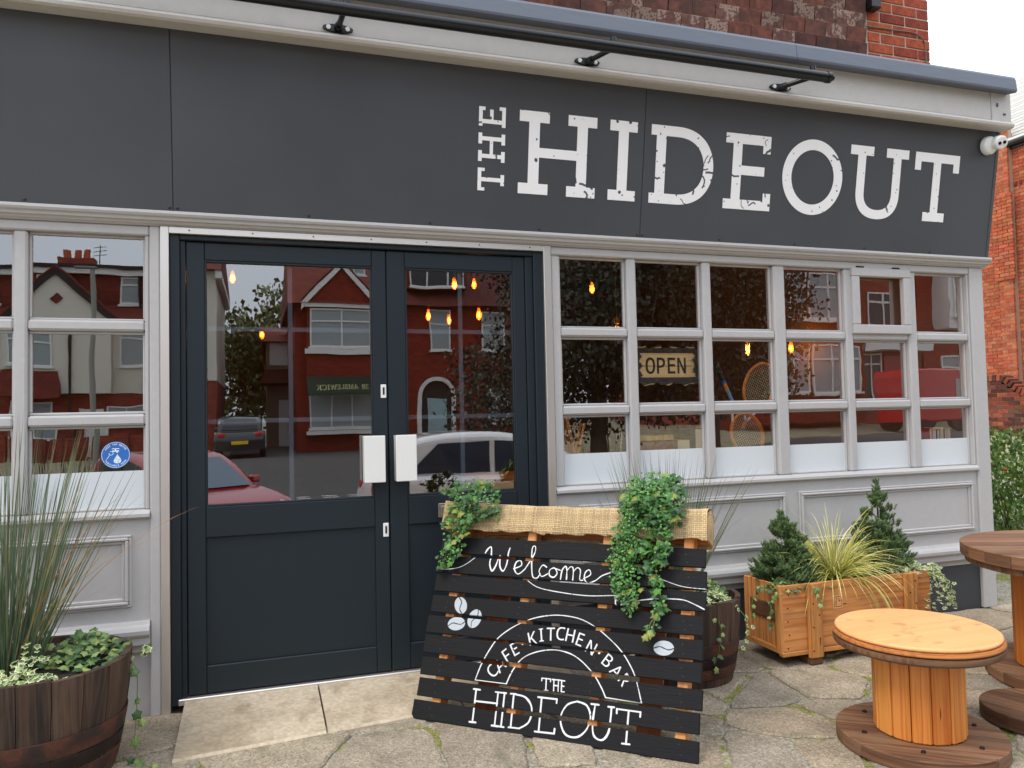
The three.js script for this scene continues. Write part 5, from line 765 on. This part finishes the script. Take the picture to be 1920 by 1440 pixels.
// ---------- right of the café ----------
const brickMatV = std({ vertexColors: true, map: T.brick, roughness: 0.95 }); const mortarM = std({ color: 0xa08a78, roughness: 1 });
function brickwork(L, y0, y1, cols, jit = 0.004) { // bricks in stretcher bond on the plane z = 0, looking to +z
  const list = []; let r = 0;
  for (let y = y0; y < y1 - 0.03; y += 0.075, r++) for (let x = (r % 2) * -0.1125; x < L - 0.02; x += 0.225) { const a = Math.max(0, x) + 0.005, b = Math.min(L, x + 0.215); if (b - a < 0.03) continue; const c = pick(cols).map(k => k * rr(0.85, 1.12)); list.push(tint(uvm(new THREE.BoxGeometry(b - a, 0.066, 0.05), 'x', 3, 3).translate((a + b) / 2, y + 0.033, -0.025 + rr(0, jit)), () => c)); }
  return list;
}
{
  const o = thing('neighbour_house', 'orange brick house with pale ribbed roof and black gutter up the hill', 'house', [15, 0.85, -6.5]);
  const cols = [lin(0xe07a50), lin(0xd66a42), lin(0xe5855c), lin(0xcc6642)];
  const Lw = 11.8, w = merge(brickwork(Lw, -0.6, 5.85, cols)); w.rotateY(-Math.PI / 2); w.translate(0, 0, -5.9);
  part(o, 'brickwork', w, brickMatV).userData.kind = 'stuff';
  part(o, 'wall', pbx(0.012, 8, -0.8, 5.9, -6.0, 6.0), mortarM);
  const pier = merge(brickwork(0.32, -0.6, 6.45, cols)); pier.rotateY(-Math.PI / 2); pier.translate(-0.14, 0, -1.63); part(o, 'chimney_pier', pier, brickMatV).userData.kind = 'stuff';
  part(o, 'pier_core', pbx(-0.135, 0.011, -0.7, 6.44, -1.628, -1.312), mortarM);
  const cb = merge(brickwork(0.45, 3.1, 4.9, cols)); cb.rotateY(-Math.PI / 2); cb.translate(-0.17, 0, -1.69); part(o, 'corbel', cb, brickMatV).userData.kind = 'stuff';
  part(o, 'gutter', rod(V(-0.1, 5.92, -6), V(-0.1, 5.92, 6), 0.065, 12), M.black); part(o, 'fascia_board', pbx(-0.06, 0.02, 5.82, 6.0, -6, 6), M.black);
  const dn = []; for (let z = -1.5; z < 5.9; z += 0.11) dn.push(pbx(-0.03, 0.012, 5.05, 5.12, z, z + 0.06)); part(o, 'dentil_course', dn, std({ color: 0x6a3326, roughness: 1 }));
  for (let k = 0; k < 22; k++) { const y = 5.98 + k * 0.13, x = -0.12 + k * 0.17; part(o, 'roof_course', pbx(x, x + 0.24, y, y + 0.05, -6.1, 6.1), k % 2 ? std({ color: 0xc8c6c0, roughness: 0.8 }) : M.whiteU); }
  part(o, 'roof_body', new ConvexGeometry([V(0.05, 5.95, -6), V(8, 5.95, -6), V(3.9, 8.85, -6), V(0.05, 5.95, 6), V(8, 5.95, 6), V(3.9, 8.85, 6)]), std({ color: 0x8a8a88, roughness: 0.9 }));
}
{
  const o = thing('garden_wall', 'low red brick garden wall with a dipping brick on edge coping', 'wall', [13, 0.75, -6.6]);
  const cols = [lin(0xb05a3a), lin(0x9a4a32), lin(0xc06a44), lin(0x6a3a2c), lin(0x8a5a44)], L = 3.2;
  const topAt = z => 1.06 - 0.32 * sstep(0.35, 0.95, z + 0.4);   // z local, wall runs along z
  const g = []; let r = 0; for (let y = -0.3; y < 1.05; y += 0.075, r++) for (let z = -1.2 - (r % 2) * 0.11; z < 2; z += 0.225) { if (y + 0.06 > topAt(z + 0.11)) continue; const c = pick(cols).map(k => k * rr(0.8, 1.1)); g.push(tint(pbx(-0.11 + rr(-0.004, 0.004), 0.11, y, y + 0.066, z, z + 0.214), () => c)); }
  part(o, 'brickwork', g, brickMatV).userData.kind = 'stuff';
  for (let z = -1.2; z < 1.9; z += 0.078) { const c = pick(cols), s = part(o, 'coping_brick', tint(uvm(cbox(0.24, 0.115, 0.07, 0.006), 'x', 3, 3), () => c), brickMatV, [0, topAt(z) + 0.04, z], [Math.atan2(topAt(z - 0.05) - topAt(z + 0.05), 0.1), 0, 0]); }
  part(o, 'mortar_core', pbx(-0.1, 0.1, -0.4, 0.7, -1.2, 2), mortarM);
}
{
  const o = thing('garden_hedge', 'leafy green hedge at the corner of the cafe', 'hedge', [6.6, 0.12, -1.3]);
  const lf = [lin(0x5f7f38), lin(0x708f42), lin(0x4f6f30), lin(0x86a050)];
  const d3 = new THREE.Object3D(), mk = (n, c, y0, y1, rx, rz, s) => { const list = []; for (let i = 0; i < n; i++) { const a = rnd() * 6.283, q = Math.pow(rnd(), 0.4), y = lerp(y0, y1, rnd()); const bul = 0.75 + 0.4 * vnoise(a * 2, y * 4, 13, 64, 9); d3.position.set(Math.cos(a) * rx * q * bul, y, Math.sin(a) * rz * q * bul); d3.rotation.set(rr(-1, 1), rr(0, 6), rr(-1, 1)); d3.scale.setScalar(s * rr(0.7, 1.3)); d3.updateMatrix(); const col = pick(c); const g = new THREE.BufferGeometry(); g.setAttribute('position', new THREE.Float32BufferAttribute([0, 0, 0, 0.4, 0.5, 0.05, 0, 1.1, 0, 0, 0, 0, 0, 1.1, 0, -0.4, 0.5, 0.05], 3)); g.computeVertexNormals(); g.setAttribute('color', new THREE.Float32BufferAttribute(Array(6).fill(col).flat(), 3)); list.push(g.applyMatrix4(d3.matrix)); } return list; };
  part(o, 'foliage', mk(8200, lf, 0.02, 1.0, 0.75, 0.95, 0.04), leafM).userData.kind = 'stuff';
  const br = []; for (let i = 0; i < 26; i++) { const a = rnd() * 6.28; br.push(rod(V(Math.cos(a) * 0.2, -0.02, Math.sin(a) * 0.25), V(Math.cos(a) * 0.55, rr(0.4, 0.85), Math.sin(a) * 0.7), 0.008, 5, 0.003)); } part(o, 'branches', br, std({ color: 0x5a4a38, roughness: 1 }));
  const fr = []; for (let i = 0; i < 14; i++) { const a = rnd() * 6.28; fr.push(new THREE.SphereGeometry(0.018, 8, 6).translate(Math.cos(a) * 0.6, rr(0.45, 0.9), Math.sin(a) * 0.75)); } part(o, 'orange_hips', fr, std({ color: 0xc85020, roughness: 0.5 }));
}

// ---------- across the street: what the glass mirrors ----------
const brickT = set(T.wallBrick, 0.85), tileT = set(T.tileRed, 0.7);
const HM = { brick: std({ map: brickT, color: 0xffffff, roughness: 0.95 }), red: std({ map: brickT, color: 0xe8a890, roughness: 0.9 }), tile: std({ map: tileT, color: 0xffffff, roughness: 0.9 }), tile2: std({ map: tileT, color: 0xc0a090, roughness: 0.9 }), render: std({ color: 0xd8d4c8, roughness: 0.95 }), orange: std({ map: brickT, color: 0xffc8a0, roughness: 0.95 }), trim: std({ color: 0xe4e4e0, roughness: 0.6 }), dark: std({ color: 0x2a2422, roughness: 0.8 }), net: std({ color: 0x9aa4a6, roughness: 0.9 }), roomDark: std({ color: 0x20242a, roughness: 0.15 }) };
// a window on a wall that looks to -z
function hwin(h, x0, x1, y0, y1, z, lights = 2, transom = 0.3, net = true) {
  const o = sub(h, 'window'), f = 0.06, d = 0.05, w = x1 - x0, g = [pbx(x0, x1, y0, y0 + f, z - d, z), pbx(x0, x1, y1 - f, y1, z - d, z), pbx(x0, x0 + f, y0 + f, y1 - f, z - d, z), pbx(x1 - f, x1, y0 + f, y1 - f, z - d, z)];
  for (let i = 1; i < lights; i++) { const x = x0 + w * i / lights; g.push(pbx(x - 0.03, x + 0.03, y0 + f, y1 - f, z - d + 0.002, z)); }
  if (transom) for (let i = 0; i < lights; i++) { const a = x0 + w * i / lights + (i ? 0.03 : f), b = x0 + w * (i + 1) / lights - (i < lights - 1 ? 0.03 : f), y = y1 - (y1 - y0) * transom; g.push(pbx(a, b, y - 0.03, y + 0.03, z - d + 0.003, z)); }
  part(o, 'window_frame', g, HM.trim); part(o, 'window_pane', pbx(x0 + f, x1 - f, y0 + f, y1 - f, z - 0.012, z - 0.004), net ? HM.net : HM.roomDark);
  part(o, 'window_sill', pbx(x0 - 0.06, x1 + 0.06, y0 - 0.08, y0 - 0.002, z - 0.12, z), HM.trim);
}
// gable that looks to -z, with barge boards
function gable(h, x0, x1, ye, ya, z, depth, wallM, bargeM, roofM) {
  const xm = (x0 + x1) / 2, s = poly([[x0, ye], [x1, ye], [xm, ya]]), g = new THREE.ExtrudeGeometry(s, { depth: depth, bevelEnabled: false }).translate(0, 0, z); part(h, 'gable_wall', uvm(g, 'x'), wallM);
  for (const sd of [-1, 1]) { const xe = sd < 0 ? x0 - 0.25 : x1 + 0.25, sl = (ya - ye) / (xm - x0), yo = ye - 0.25 * sl, t = 0.3; part(h, 'barge_board', new THREE.ExtrudeGeometry(poly([[xe, yo], [xm, ya], [xm, ya + t], [xe, yo + t]]), { depth: 0.08, bevelEnabled: false }).translate(0, 0, z - 0.12), bargeM); part(h, 'gable_roof', uvm(new THREE.ExtrudeGeometry(poly([[xe, yo + t + 0.01], [xm, ya + t + 0.01], [xm, ya + t + 0.1], [xe, yo + t + 0.1]]), { depth: depth + 0.5, bevelEnabled: false }).translate(0, 0, z - 0.14), 'z'), roofM); }
}
const roofGeo = (x0, x1, ye, yr, z0, z1) => uvm(new ConvexGeometry([V(x0, ye, z0), V(x1, ye, z0), V(x0, ye, z1), V(x1, ye, z1), V(x0, yr, (z0 + z1) / 2), V(x1, yr, (z0 + z1) / 2)]), 'x');
{ // white gabled house mirrored in the left window
  const h = thing('terrace_house', 'white rendered gabled house with a red tile hung storey across the street', 'house', [0, 0, 0]); const D = 30;
  part(h, 'upper_wall', pbx(-11.2, -3.9, 5.4, 7.5, D + 1.2, D + 8), HM.tile); part(h, 'wall', pbx(-11.2, -3.9, 2.65, 5.4, D, D + 8), HM.render); part(h, 'ground_floor_wall', pbx(-11.2, -3.9, -0.3, 2.65, D + 0.03, D + 8), HM.brick);
  part(h, 'lean_roof', uvm(new ConvexGeometry([V(-11.2, 5.41, D - 0.2), V(-3.9, 5.41, D - 0.2), V(-11.2, 6.3, D + 1.2), V(-3.9, 6.3, D + 1.2), V(-11.2, 5.41, D + 1.2), V(-3.9, 5.41, D + 1.2)]), 'x'), HM.tile);
  part(h, 'roof_fascia', pbx(-11.3, -3.8, 7.5, 7.75, D + 1.0, D + 8), HM.trim); part(h, 'roof', pbx(-11.4, -3.7, 7.751, 7.9, D + 0.9, D + 8), HM.dark);
  gable(h, -9.15, -5.3, 5.42, 7.2, D - 0.4, 1.5, HM.render, HM.dark, HM.tile);
  part(h, 'gable_front', pbx(-9.15, -5.3, 2.66, 5.41, D - 0.4, D - 0.01), HM.render);
  part(h, 'diamond_tile', pbx(-0.15, 0.15, -0.15, 0.15, -0.02, 0.02).rotateZ(Math.PI / 4), HM.tile, [-7.2, 6.3, D - 0.43]);
  hwin(h, -8.25, -7.72, 6.5, 7.45, D + 1.19, 1); hwin(h, -5.25, -4.5, 6.35, 7.45, D + 1.19, 1); hwin(h, -10.6, -9.7, 6.4, 7.4, D + 1.19, 1);
  hwin(h, -9.0, -7.3, 3.7, 5.05, D - 0.41, 2); hwin(h, -5.05, -4.1, 3.75, 5.1, D - 0.01, 1, 0.22); part(h, 'bay_skirt', uvm(new ConvexGeometry([V(-9.2, 3.5, D - 0.42), V(-7.1, 3.5, D - 0.42), V(-9.3, 2.5, D - 0.8), V(-7.0, 2.5, D - 0.8), V(-9.2, 2.5, D - 0.41), V(-7.0, 2.5, D - 0.41)]), 'x'), HM.tile);
  hwin(h, -9.0, -7.35, 0.8, 2.35, D + 0.02, 2); hwin(h, -5.5, -4.1, 1.2, 2.2, D + 0.02, 2, 0.4);
  part(h, 'front_door', pbx(-6.5, -5.6, 0, 2.1, D - 0.02, D + 0.028), HM.trim); part(h, 'drainpipe', [rod(V(-6.7, 0, D - 0.48), V(-6.7, 5.2, D - 0.48), 0.05, 8), rod(V(-4.9 + 0.4, 5.5, D + 1.05), V(-4.5 + 0.0, 7.6, D + 1.05), 0.05, 8)], HM.dark);
  const c = part(h, 'chimney', pbx(-7.8, -6.4, 7.9, 8.5, D + 2.5, D + 3.3), HM.brick); for (const x of [-7.5, -7.1, -6.75]) part(c, 'chimney_pot', cyl(0.13, 0.15, 0.4, 12).translate(x, 8.7, D + 2.9), std({ color: 0xb05a38, roughness: 0.9 })); part(h, 'aerial', [rod(V(-6.2, 7.9, D + 2.6), V(-6.2, 9.0, D + 2.6), 0.02, 5), ...[8.6, 8.75, 8.9].map(y => rod(V(-6.45, y, D + 2.6), V(-5.95, y + 0.05, D + 2.6), 0.012, 4))], HM.dark);
  const wl = []; for (let i = 0; i < 6; i++) wl.push(pbx(-10.8 + i * 1.3, -9.65 + i * 1.3, -0.3, 0.85, D - 3.2, D - 3.0)); part(h, 'front_wall', wl, HM.brick);
}
{ const h = thing('corner_house', 'white rendered corner house with red brick base across the street', 'house'), D = 28; part(h, 'wall', pbx(-3.5, -1.45, 2.9, 7.2, D, D + 9), HM.render); part(h, 'ground_floor_wall', pbx(-3.5, -1.44, -0.3, 2.9, D + 0.02, D + 9), HM.brick); part(h, 'roof', roofGeo(-3.7, -1.2, 7.2, 9.4, D - 0.4, D + 9.4), HM.tile); hwin(h, -3.1, -1.9, 3.9, 5.4, D - 0.01, 2); part(h, 'roof_edge', pbx(-1.44, -1.2, 6.9, 7.2, D - 0.3, D + 9), HM.trim); }
{ // red house with shop awning mirrored in the left door
  const h = thing('red_bay_house', 'red house with white barge boards and a dark green awning across the street', 'house'), D = 28;
  part(h, 'wall', pbx(1.55, 4.85, -0.2, 6.0, D + 0.5, D + 9), HM.red); part(h, 'bay', pbx(2.0, 4.65, 3.0, 6.0, D, D + 0.49), HM.red); part(h, 'roof', roofGeo(1.2, 4.86, 6.0, 9.3, D - 0.2, D + 9.2), HM.tile);
  gable(h, 2.0, 4.66, 6.02, 7.5, D - 0.05, 3.0, HM.red, HM.trim, HM.tile2);
  hwin(h, 2.1, 4.5, 4.25, 5.8, D - 0.01, 2, 0.32); part(h, 'bay_cornice', [pbx(1.9, 4.75, 3.95, 4.16, D - 0.15, D - 0.012), pbx(1.9, 4.75, 5.85, 6.0, D - 0.15, D - 0.012)], HM.trim);
  hwin(h, 2.05, 4.6, 0.95, 2.35, D + 0.49, 3, 0); part(h, 'shop_sill', pbx(1.9, 4.75, 0.7, 0.85, D + 0.1, D + 0.49), HM.trim);
  const t = canvasTex(1024, 256, (g, W, H) => { g.fillStyle = '#12301f'; g.fillRect(0, 0, W, H); g.fillStyle = '#c9c08a'; g.font = '96px serif'; g.textAlign = 'center'; g.textBaseline = 'middle'; g.fillText('3B  AMBLEWICK', W / 2, H * 0.62); });
  const aw = new THREE.BufferGeometry(), y0 = 2.32, y1 = 3.05; aw.setAttribute('position', new THREE.Float32BufferAttribute([1.95, y1, D - 0.02, 4.7, y1, D - 0.02, 1.95, y0, D - 0.75, 4.7, y0, D - 0.75], 3)); aw.setAttribute('uv', new THREE.Float32BufferAttribute([1, 1, 0, 1, 1, 0, 0, 0], 2)); aw.setIndex([0, 1, 2, 1, 3, 2]); aw.computeVertexNormals();
  const am = std({ map: t, roughness: 0.8, side: THREE.DoubleSide }); part(h, 'awning', aw, am); const vl = []; for (let i = 0; i < 22; i++) vl.push(new THREE.CircleGeometry(0.07, 10).rotateY(Math.PI).translate(2.01 + i * 0.125, y0, D - 0.755)); part(h, 'awning_valance', vl, std({ color: 0x2a4a35, roughness: 0.9, side: THREE.DoubleSide }));
  hwin(h, 3.5, 4.4, 7.3, 8.2, D + 0.4, 2, 0);
}
{ // red house with arched doorway
  const h = thing('red_arch_house', 'dark red rendered house with arched white doorway across the street', 'house'), D = 28;
  part(h, 'wall', pbx(4.9, 12.5, -0.2, 6.1, D + 0.6, D + 9), HM.red); part(h, 'roof', roofGeo(4.87, 12.8, 6.1, 9.4, D + 0.2, D + 9.2), HM.tile2);
  part(h, 'dormer', pbx(6.2, 8.8, 6.9, 8.2, D + 0.8, D + 3), HM.tile); hwin(h, 6.35, 8.65, 7.0, 7.8, D + 0.79, 3, 0, false); hwin(h, 7.1, 8.0, 4.2, 6.0, D + 0.59, 1, 0.35); hwin(h, 9.6, 11.6, 1.0, 2.5, D + 0.59, 3); hwin(h, 9.4, 10.4, 4.2, 5.9, D + 0.59, 1, 0.35);
  const ar = new THREE.Shape(); ar.moveTo(6.55, 0); ar.lineTo(8.2, 0); ar.lineTo(8.2, 2.2); ar.absarc(7.375, 2.2, 0.825, 0, Math.PI, false); ar.lineTo(6.55, 0); const hole = new THREE.Path(); hole.moveTo(6.72, 0.02); hole.lineTo(6.72, 2.2); hole.absarc(7.375, 2.2, 0.655, Math.PI, 0, true); hole.lineTo(8.03, 0.02); ar.holes.push(hole);
  part(h, 'arch_surround', new THREE.ExtrudeGeometry(ar, { depth: 0.12, bevelEnabled: false }).translate(0, 0, D + 0.47), HM.trim); part(h, 'front_door', pbx(6.95, 7.8, 0, 2.1, D + 0.55, D + 0.598), std({ color: 0x9ab8c0, roughness: 0.5 })); part(h, 'porch_recess', pbx(6.73, 8.02, 0.03, 2.85, D + 0.598, D + 0.6), HM.dark);
}
{ // brick bay-fronted terrace mirrored in the right window
  const D = 18, y = 0.9, h = thing('brick_bay_house', 'dark red brick terrace with white bay windows across the street', 'house', [0, 0, 0]);
  part(h, 'wall', pbx(14.4, 22.9, 0, 7.6, D, D + 8), HM.brick); part(h, 'roof', roofGeo(14.2, 22.95, 7.6, 10.5, D - 0.3, D + 8.3), HM.tile2);
  part(h, 'bay', pbx(15.3, 20.0, y, 6.2, D - 0.7, D - 0.01), HM.red); part(h, 'bay_roof', roofGeo(15.1, 20.2, 6.2, 7.0, D - 1.0, D - 0.0), HM.tile);
  hwin(h, 15.5, 17.4, 4.25, 5.8, D - 0.71, 3); hwin(h, 17.5, 19.8, 4.25, 5.8, D - 0.71, 3); hwin(h, 15.5, 17.4, 1.9, 3.5, D - 0.71, 3); hwin(h, 17.5, 19.8, 1.9, 3.5, D - 0.71, 3);
  hwin(h, 20.9, 22.3, 4.2, 5.4, D - 0.01, 2, 0.3, false);
  part(h, 'porch_head', pbx(20.2, 22.8, 3.35, 3.6, D - 0.6, D - 0.01), HM.trim); hwin(h, 20.4, 21.4, 1.6, 3.3, D - 0.01, 2, 0.25, false); part(h, 'front_door', pbx(21.5, 22.4, y, 3.2, D - 0.05, D - 0.002), std({ color: 0xa01c24, roughness: 0.3 }));
}
{ const D = 18, y = 0.9, h = thing('orange_brick_house', 'orange brick house with a white first floor bay across the street', 'house', [0, 0, 0]); part(h, 'wall', pbx(23, 30, 0, 7.6, D, D + 8), HM.orange); part(h, 'roof', roofGeo(22.97, 30.2, 7.6, 10.5, D - 0.3, D + 8.3), HM.tile2); part(h, 'bay', pbx(23.7, 26.2, 4.2, 6.3, D - 0.7, D - 0.01), HM.trim); hwin(h, 23.9, 26.0, 4.6, 6.1, D - 0.71, 3); hwin(h, 23.8, 26.1, 1.7, 3.2, D - 0.01, 3); }
// street trees
function tree(label, x, z, y0, h, R, nLeaf, cols, trunkR, ls = 1) {
  const o = thing('street_tree', label, 'tree', [x, gh(x, z), z]); const bark = std({ color: 0x5a4c40, roughness: 1 }); part(o, 'trunk', [rod(V(0, -0.1, 0), V(0.1, h * 0.55, 0), trunkR, 9, trunkR * 0.55)], bark);
  const cl = []; for (let i = 0; i < 22; i++) { const a = rnd() * 6.28, e = rr(-1, 1), q = rr(0.2, 0.9); cl.push(V(Math.cos(a) * R * q, y0 + (h - y0) * (0.5 + e * 0.42), Math.sin(a) * R * q * 0.8)); } part(o, 'limbs', cl.map(c => rod(V(0.05, h * rr(0.25, 0.5), 0), c, trunkR * 0.35, 6, 0.02)), bark);
  const list = [], cl2 = [], tv = V(0, 0, 0), d3 = new THREE.Object3D(); for (let i = 0; i < nLeaf; i++) { const c = pick(cl), r = R * 0.42; d3.position.set(c.x + r * rr(-1, 1) * rnd() ** 0.3, c.y + r * rr(-1, 1) * rnd() ** 0.3, c.z + r * rr(-1, 1)); d3.rotation.set(rr(-1.2, 1.2), rr(0, 6), rr(-1.2, 1.2)); d3.scale.setScalar(rr(0.2, 0.42) * ls); d3.updateMatrix(); const col = pick(cols); for (const q of [[0, 0, 0], [0.4, 0.5, 0.1], [0, 1, 0], [0, 0, 0], [0, 1, 0], [-0.4, 0.5, 0.1]]) { tv.set(...q).applyMatrix4(d3.matrix); list.push(tv.x, tv.y, tv.z); cl2.push(...col); } }
  const cg = new THREE.BufferGeometry(); cg.setAttribute('position', new THREE.Float32BufferAttribute(list, 3)); cg.setAttribute('color', new THREE.Float32BufferAttribute(cl2, 3)); cg.computeVertexNormals(); part(o, 'crown', cg, leafM).userData.kind = 'stuff';
}
const olive = [lin(0x6a7440), lin(0x545f34), lin(0x7f8850)], deep = [lin(0x2c3824), lin(0x26301f), lin(0x383626)];
tree('olive green tree at the end of the side road', -0.6, 40, 1.2, 8.4, 3.0, 5200, olive, 0.25); tree('bushy olive tree behind the side road garages', 2.6, 43, 1.5, 9.5, 3.0, 4600, olive, 0.25);
tree('broad dark street tree in front of the red arched house', 7.4, 12, 1.2, 8.6, 3.1, 70000, deep, 0.22, 0.33); tree('dark street tree beside the bay fronted terrace', 10.0, 11.6, 1.4, 8.0, 2.6, 60000, deep, 0.2, 0.33);
{ const p = mir(178, 504, 22), o = thing('lamp_post', 'pale grey street lamp post on the far pavement', 'lamp post', [p.x, 0, 22]); part(o, 'post', rod(V(0, -0.1, 0), V(0, p.y, 0), 0.09, 12, 0.07), std({ color: 0x8f9288, roughness: 0.6 })); part(o, 'lantern', bx(-0.5, 0.12, p.y, p.y + 0.08, -0.1, 0.1, 0.02), std({ color: 0x707570, roughness: 0.5 })); }
// garages at the end of the side road
{ const o = thing('garage_block', 'small house with a white shuttered upper window at the end of the side road', 'garage', [1.4, 0, 36]); part(o, 'wall', pbx(-0.9, 1.2, -0.2, 5.2, 0, 5), std({ color: 0x8a7a68, roughness: 1 })); part(o, 'shutter', pbx(-0.75, 0.6, 4.0, 5.15, -0.05, -0.002), HM.trim); part(o, 'garage_door', pbx(-0.3, 0.8, 0, 2.3, -0.04, -0.002), HM.trim); part(o, 'roof', roofGeo(-1.1, 1.4, 5.2, 6.2, -0.4, 5.4), HM.tile); part(o, 'pent_roof', uvm(new ConvexGeometry([V(-1, 3.8, -0.06), V(1.2, 3.8, -0.06), V(-1.2, 3.1, -0.9), V(1.2, 3.1, -0.9), V(-1.2, 3.0, -0.06), V(1.2, 3.0, -0.06)]), 'x'), HM.tile2); }
// parked cars
function car(label, x, z, turn, paint, plate, size = 1) {
  const o = thing('parked_car', label, 'car', [x, gh(x, z) + 0.004, z], turn), pm = new THREE.MeshPhysicalMaterial({ color: paint, roughness: 0.35, clearcoat: 1, clearcoatRoughness: 0.05 }); // nose to +x
  const side = new THREE.Shape(); side.moveTo(-1.95, 0.3); side.lineTo(-2.0, 0.62); side.bezierCurveTo(-1.98, 0.85, -1.9, 0.95, -1.8, 0.98); side.lineTo(0.75, 0.96); side.bezierCurveTo(1.3, 0.92, 1.75, 0.82, 1.92, 0.66); side.bezierCurveTo(2.0, 0.55, 1.98, 0.4, 1.94, 0.28); side.lineTo(-1.95, 0.3);
  part(o, 'body', new THREE.ExtrudeGeometry(side, { depth: 1.5, bevelEnabled: true, bevelSize: 0.09, bevelThickness: 0.1, bevelOffset: -0.09, bevelSegments: 4, curveSegments: 14 }).translate(0, 0, -0.75), pm);
  const cab = new THREE.Shape(); cab.moveTo(-1.85, 0.93); cab.bezierCurveTo(-1.75, 1.25, -1.6, 1.42, -1.3, 1.46); cab.bezierCurveTo(-0.8, 1.52, -0.3, 1.5, 0.0, 1.42); cab.bezierCurveTo(0.4, 1.3, 0.7, 1.1, 0.95, 0.93); cab.lineTo(-1.85, 0.93);
  part(o, 'cabin', new THREE.ExtrudeGeometry(cab, { depth: 1.2, bevelEnabled: true, bevelSize: 0.1, bevelThickness: 0.12, bevelOffset: -0.1, bevelSegments: 4, curveSegments: 14 }).translate(0, 0, -0.6), pm);
  const gw = (pts, z) => new THREE.ExtrudeGeometry(poly(pts), { depth: 0.02, bevelEnabled: false }).translate(0, 0, z);
  const wg = std({ color: 0x24394a, roughness: 0.05 }); for (const s of [-0.735, 0.715]) { part(o, 'side_window', gw([[-1.55, 1.0], [-0.55, 1.0], [-0.55, 1.38], [-1.2, 1.36]], s), wg); part(o, 'side_window', gw([[-0.48, 1.0], [0.62, 1.0], [0.1, 1.3], [-0.2, 1.37], [-0.48, 1.38]], s), wg); }
  const plane4 = (a, b, c, d) => { const g = new THREE.BufferGeometry(); g.setAttribute('position', new THREE.Float32BufferAttribute([...a, ...b, ...c, ...c, ...b, ...d], 3)); g.computeVertexNormals(); return g; };
  part(o, 'windscreen', plane4([0.92, 0.98, -0.6], [0.92, 0.98, 0.6], [0.16, 1.4, -0.52], [0.16, 1.4, 0.52]), std({ color: 0x5a7080, roughness: 0.05, side: THREE.DoubleSide })); part(o, 'rear_window', plane4([-1.86, 1.02, -0.58], [-1.86, 1.02, 0.58], [-1.58, 1.4, -0.5], [-1.58, 1.4, 0.5]), std({ color: 0x16242e, roughness: 0.05, side: THREE.DoubleSide }));
  for (const wx of [-1.3, 1.25]) for (const s of [-1, 1]) { const w = part(o, 'wheel', cyl(0.31, 0.31, 0.2, 24).rotateX(Math.PI / 2), M.black, [wx, 0.31, s * 0.76]); part(w, 'rim', cyl(0.19, 0.19, 0.02, 20).rotateX(Math.PI / 2), M.chrome, [0, 0, s * 0.1]); }
  for (const s of [-1, 1]) { part(o, 'headlight', new THREE.SphereGeometry(0.1, 14, 10).scale(1.9, 0.8, 0.7).translate(1.66, 0.72, s * 0.62), std({ color: 0xd8e0e4, roughness: 0.1, metalness: 0.5 })); part(o, 'tail_light', new THREE.SphereGeometry(0.1, 12, 8).scale(0.6, 1.2, 1.6).translate(-1.93, 0.82, s * 0.6), std({ color: 0xb02020, roughness: 0.2 })); part(o, 'mirror', bx(0.5, 0.62, 0.98, 1.1, s * 0.86 - 0.08, s * 0.86 + 0.08, 0.03), pm); }
  part(o, 'number_plate', bx(-2.03, -2.0, 0.52, 0.64, -0.26, 0.26, 0.003), std({ color: plate, roughness: 0.5 })); o.scale.setScalar(size);
}
car('red hatchback parked along the kerb before the doors', -0.92, 7.1, 1.05, 0xa81420, 0xe8c020, 0.87); car('white hatchback parked along the kerb before the doors', 3.3, 5.95, 0, 0xf6f7f8, 0xe8c020); car('dark grey car parked in the side road', -0.55, 27, -Math.PI / 2, 0x22252a, 0xe8c020); { // tall red van across the street
  const x = 19.6, z = 14.6, o = thing('parked_van', 'tall red delivery van parked before the orange brick house', 'van', [x, gh(x, z) + 0.004, z], 0.15), pm = new THREE.MeshPhysicalMaterial({ color: 0xc4161c, roughness: 0.35, clearcoat: 1, clearcoatRoughness: 0.05 });
  const s = poly([[-1.0, 0.3], [1.0, 0.3], [1.05, 0.9], [0.98, 1.35], [0.7, 1.75], [0.3, 1.88], [-0.95, 1.9], [-1.02, 1.7]]); part(o, 'body', new THREE.ExtrudeGeometry(s, { depth: 1.6, bevelEnabled: true, bevelSize: 0.06, bevelThickness: 0.08, bevelOffset: -0.06, bevelSegments: 3 }).translate(0, 0, -0.8), pm);
  part(o, 'cab_window', new THREE.ExtrudeGeometry(poly([[0.2, 1.05], [0.85, 1.05], [0.6, 1.55], [0.2, 1.6]]), { depth: 0.02, bevelEnabled: false }).translate(0, 0, -0.9), std({ color: 0xb8b0a8, roughness: 0.1 }));
  for (const wx of [-0.6, 0.6]) for (const q of [-1, 1]) part(o, 'wheel', cyl(0.32, 0.32, 0.2, 24).rotateX(Math.PI / 2), M.black, [wx, 0.32, q * 0.72]);
}

renderer.render(scene, camera);
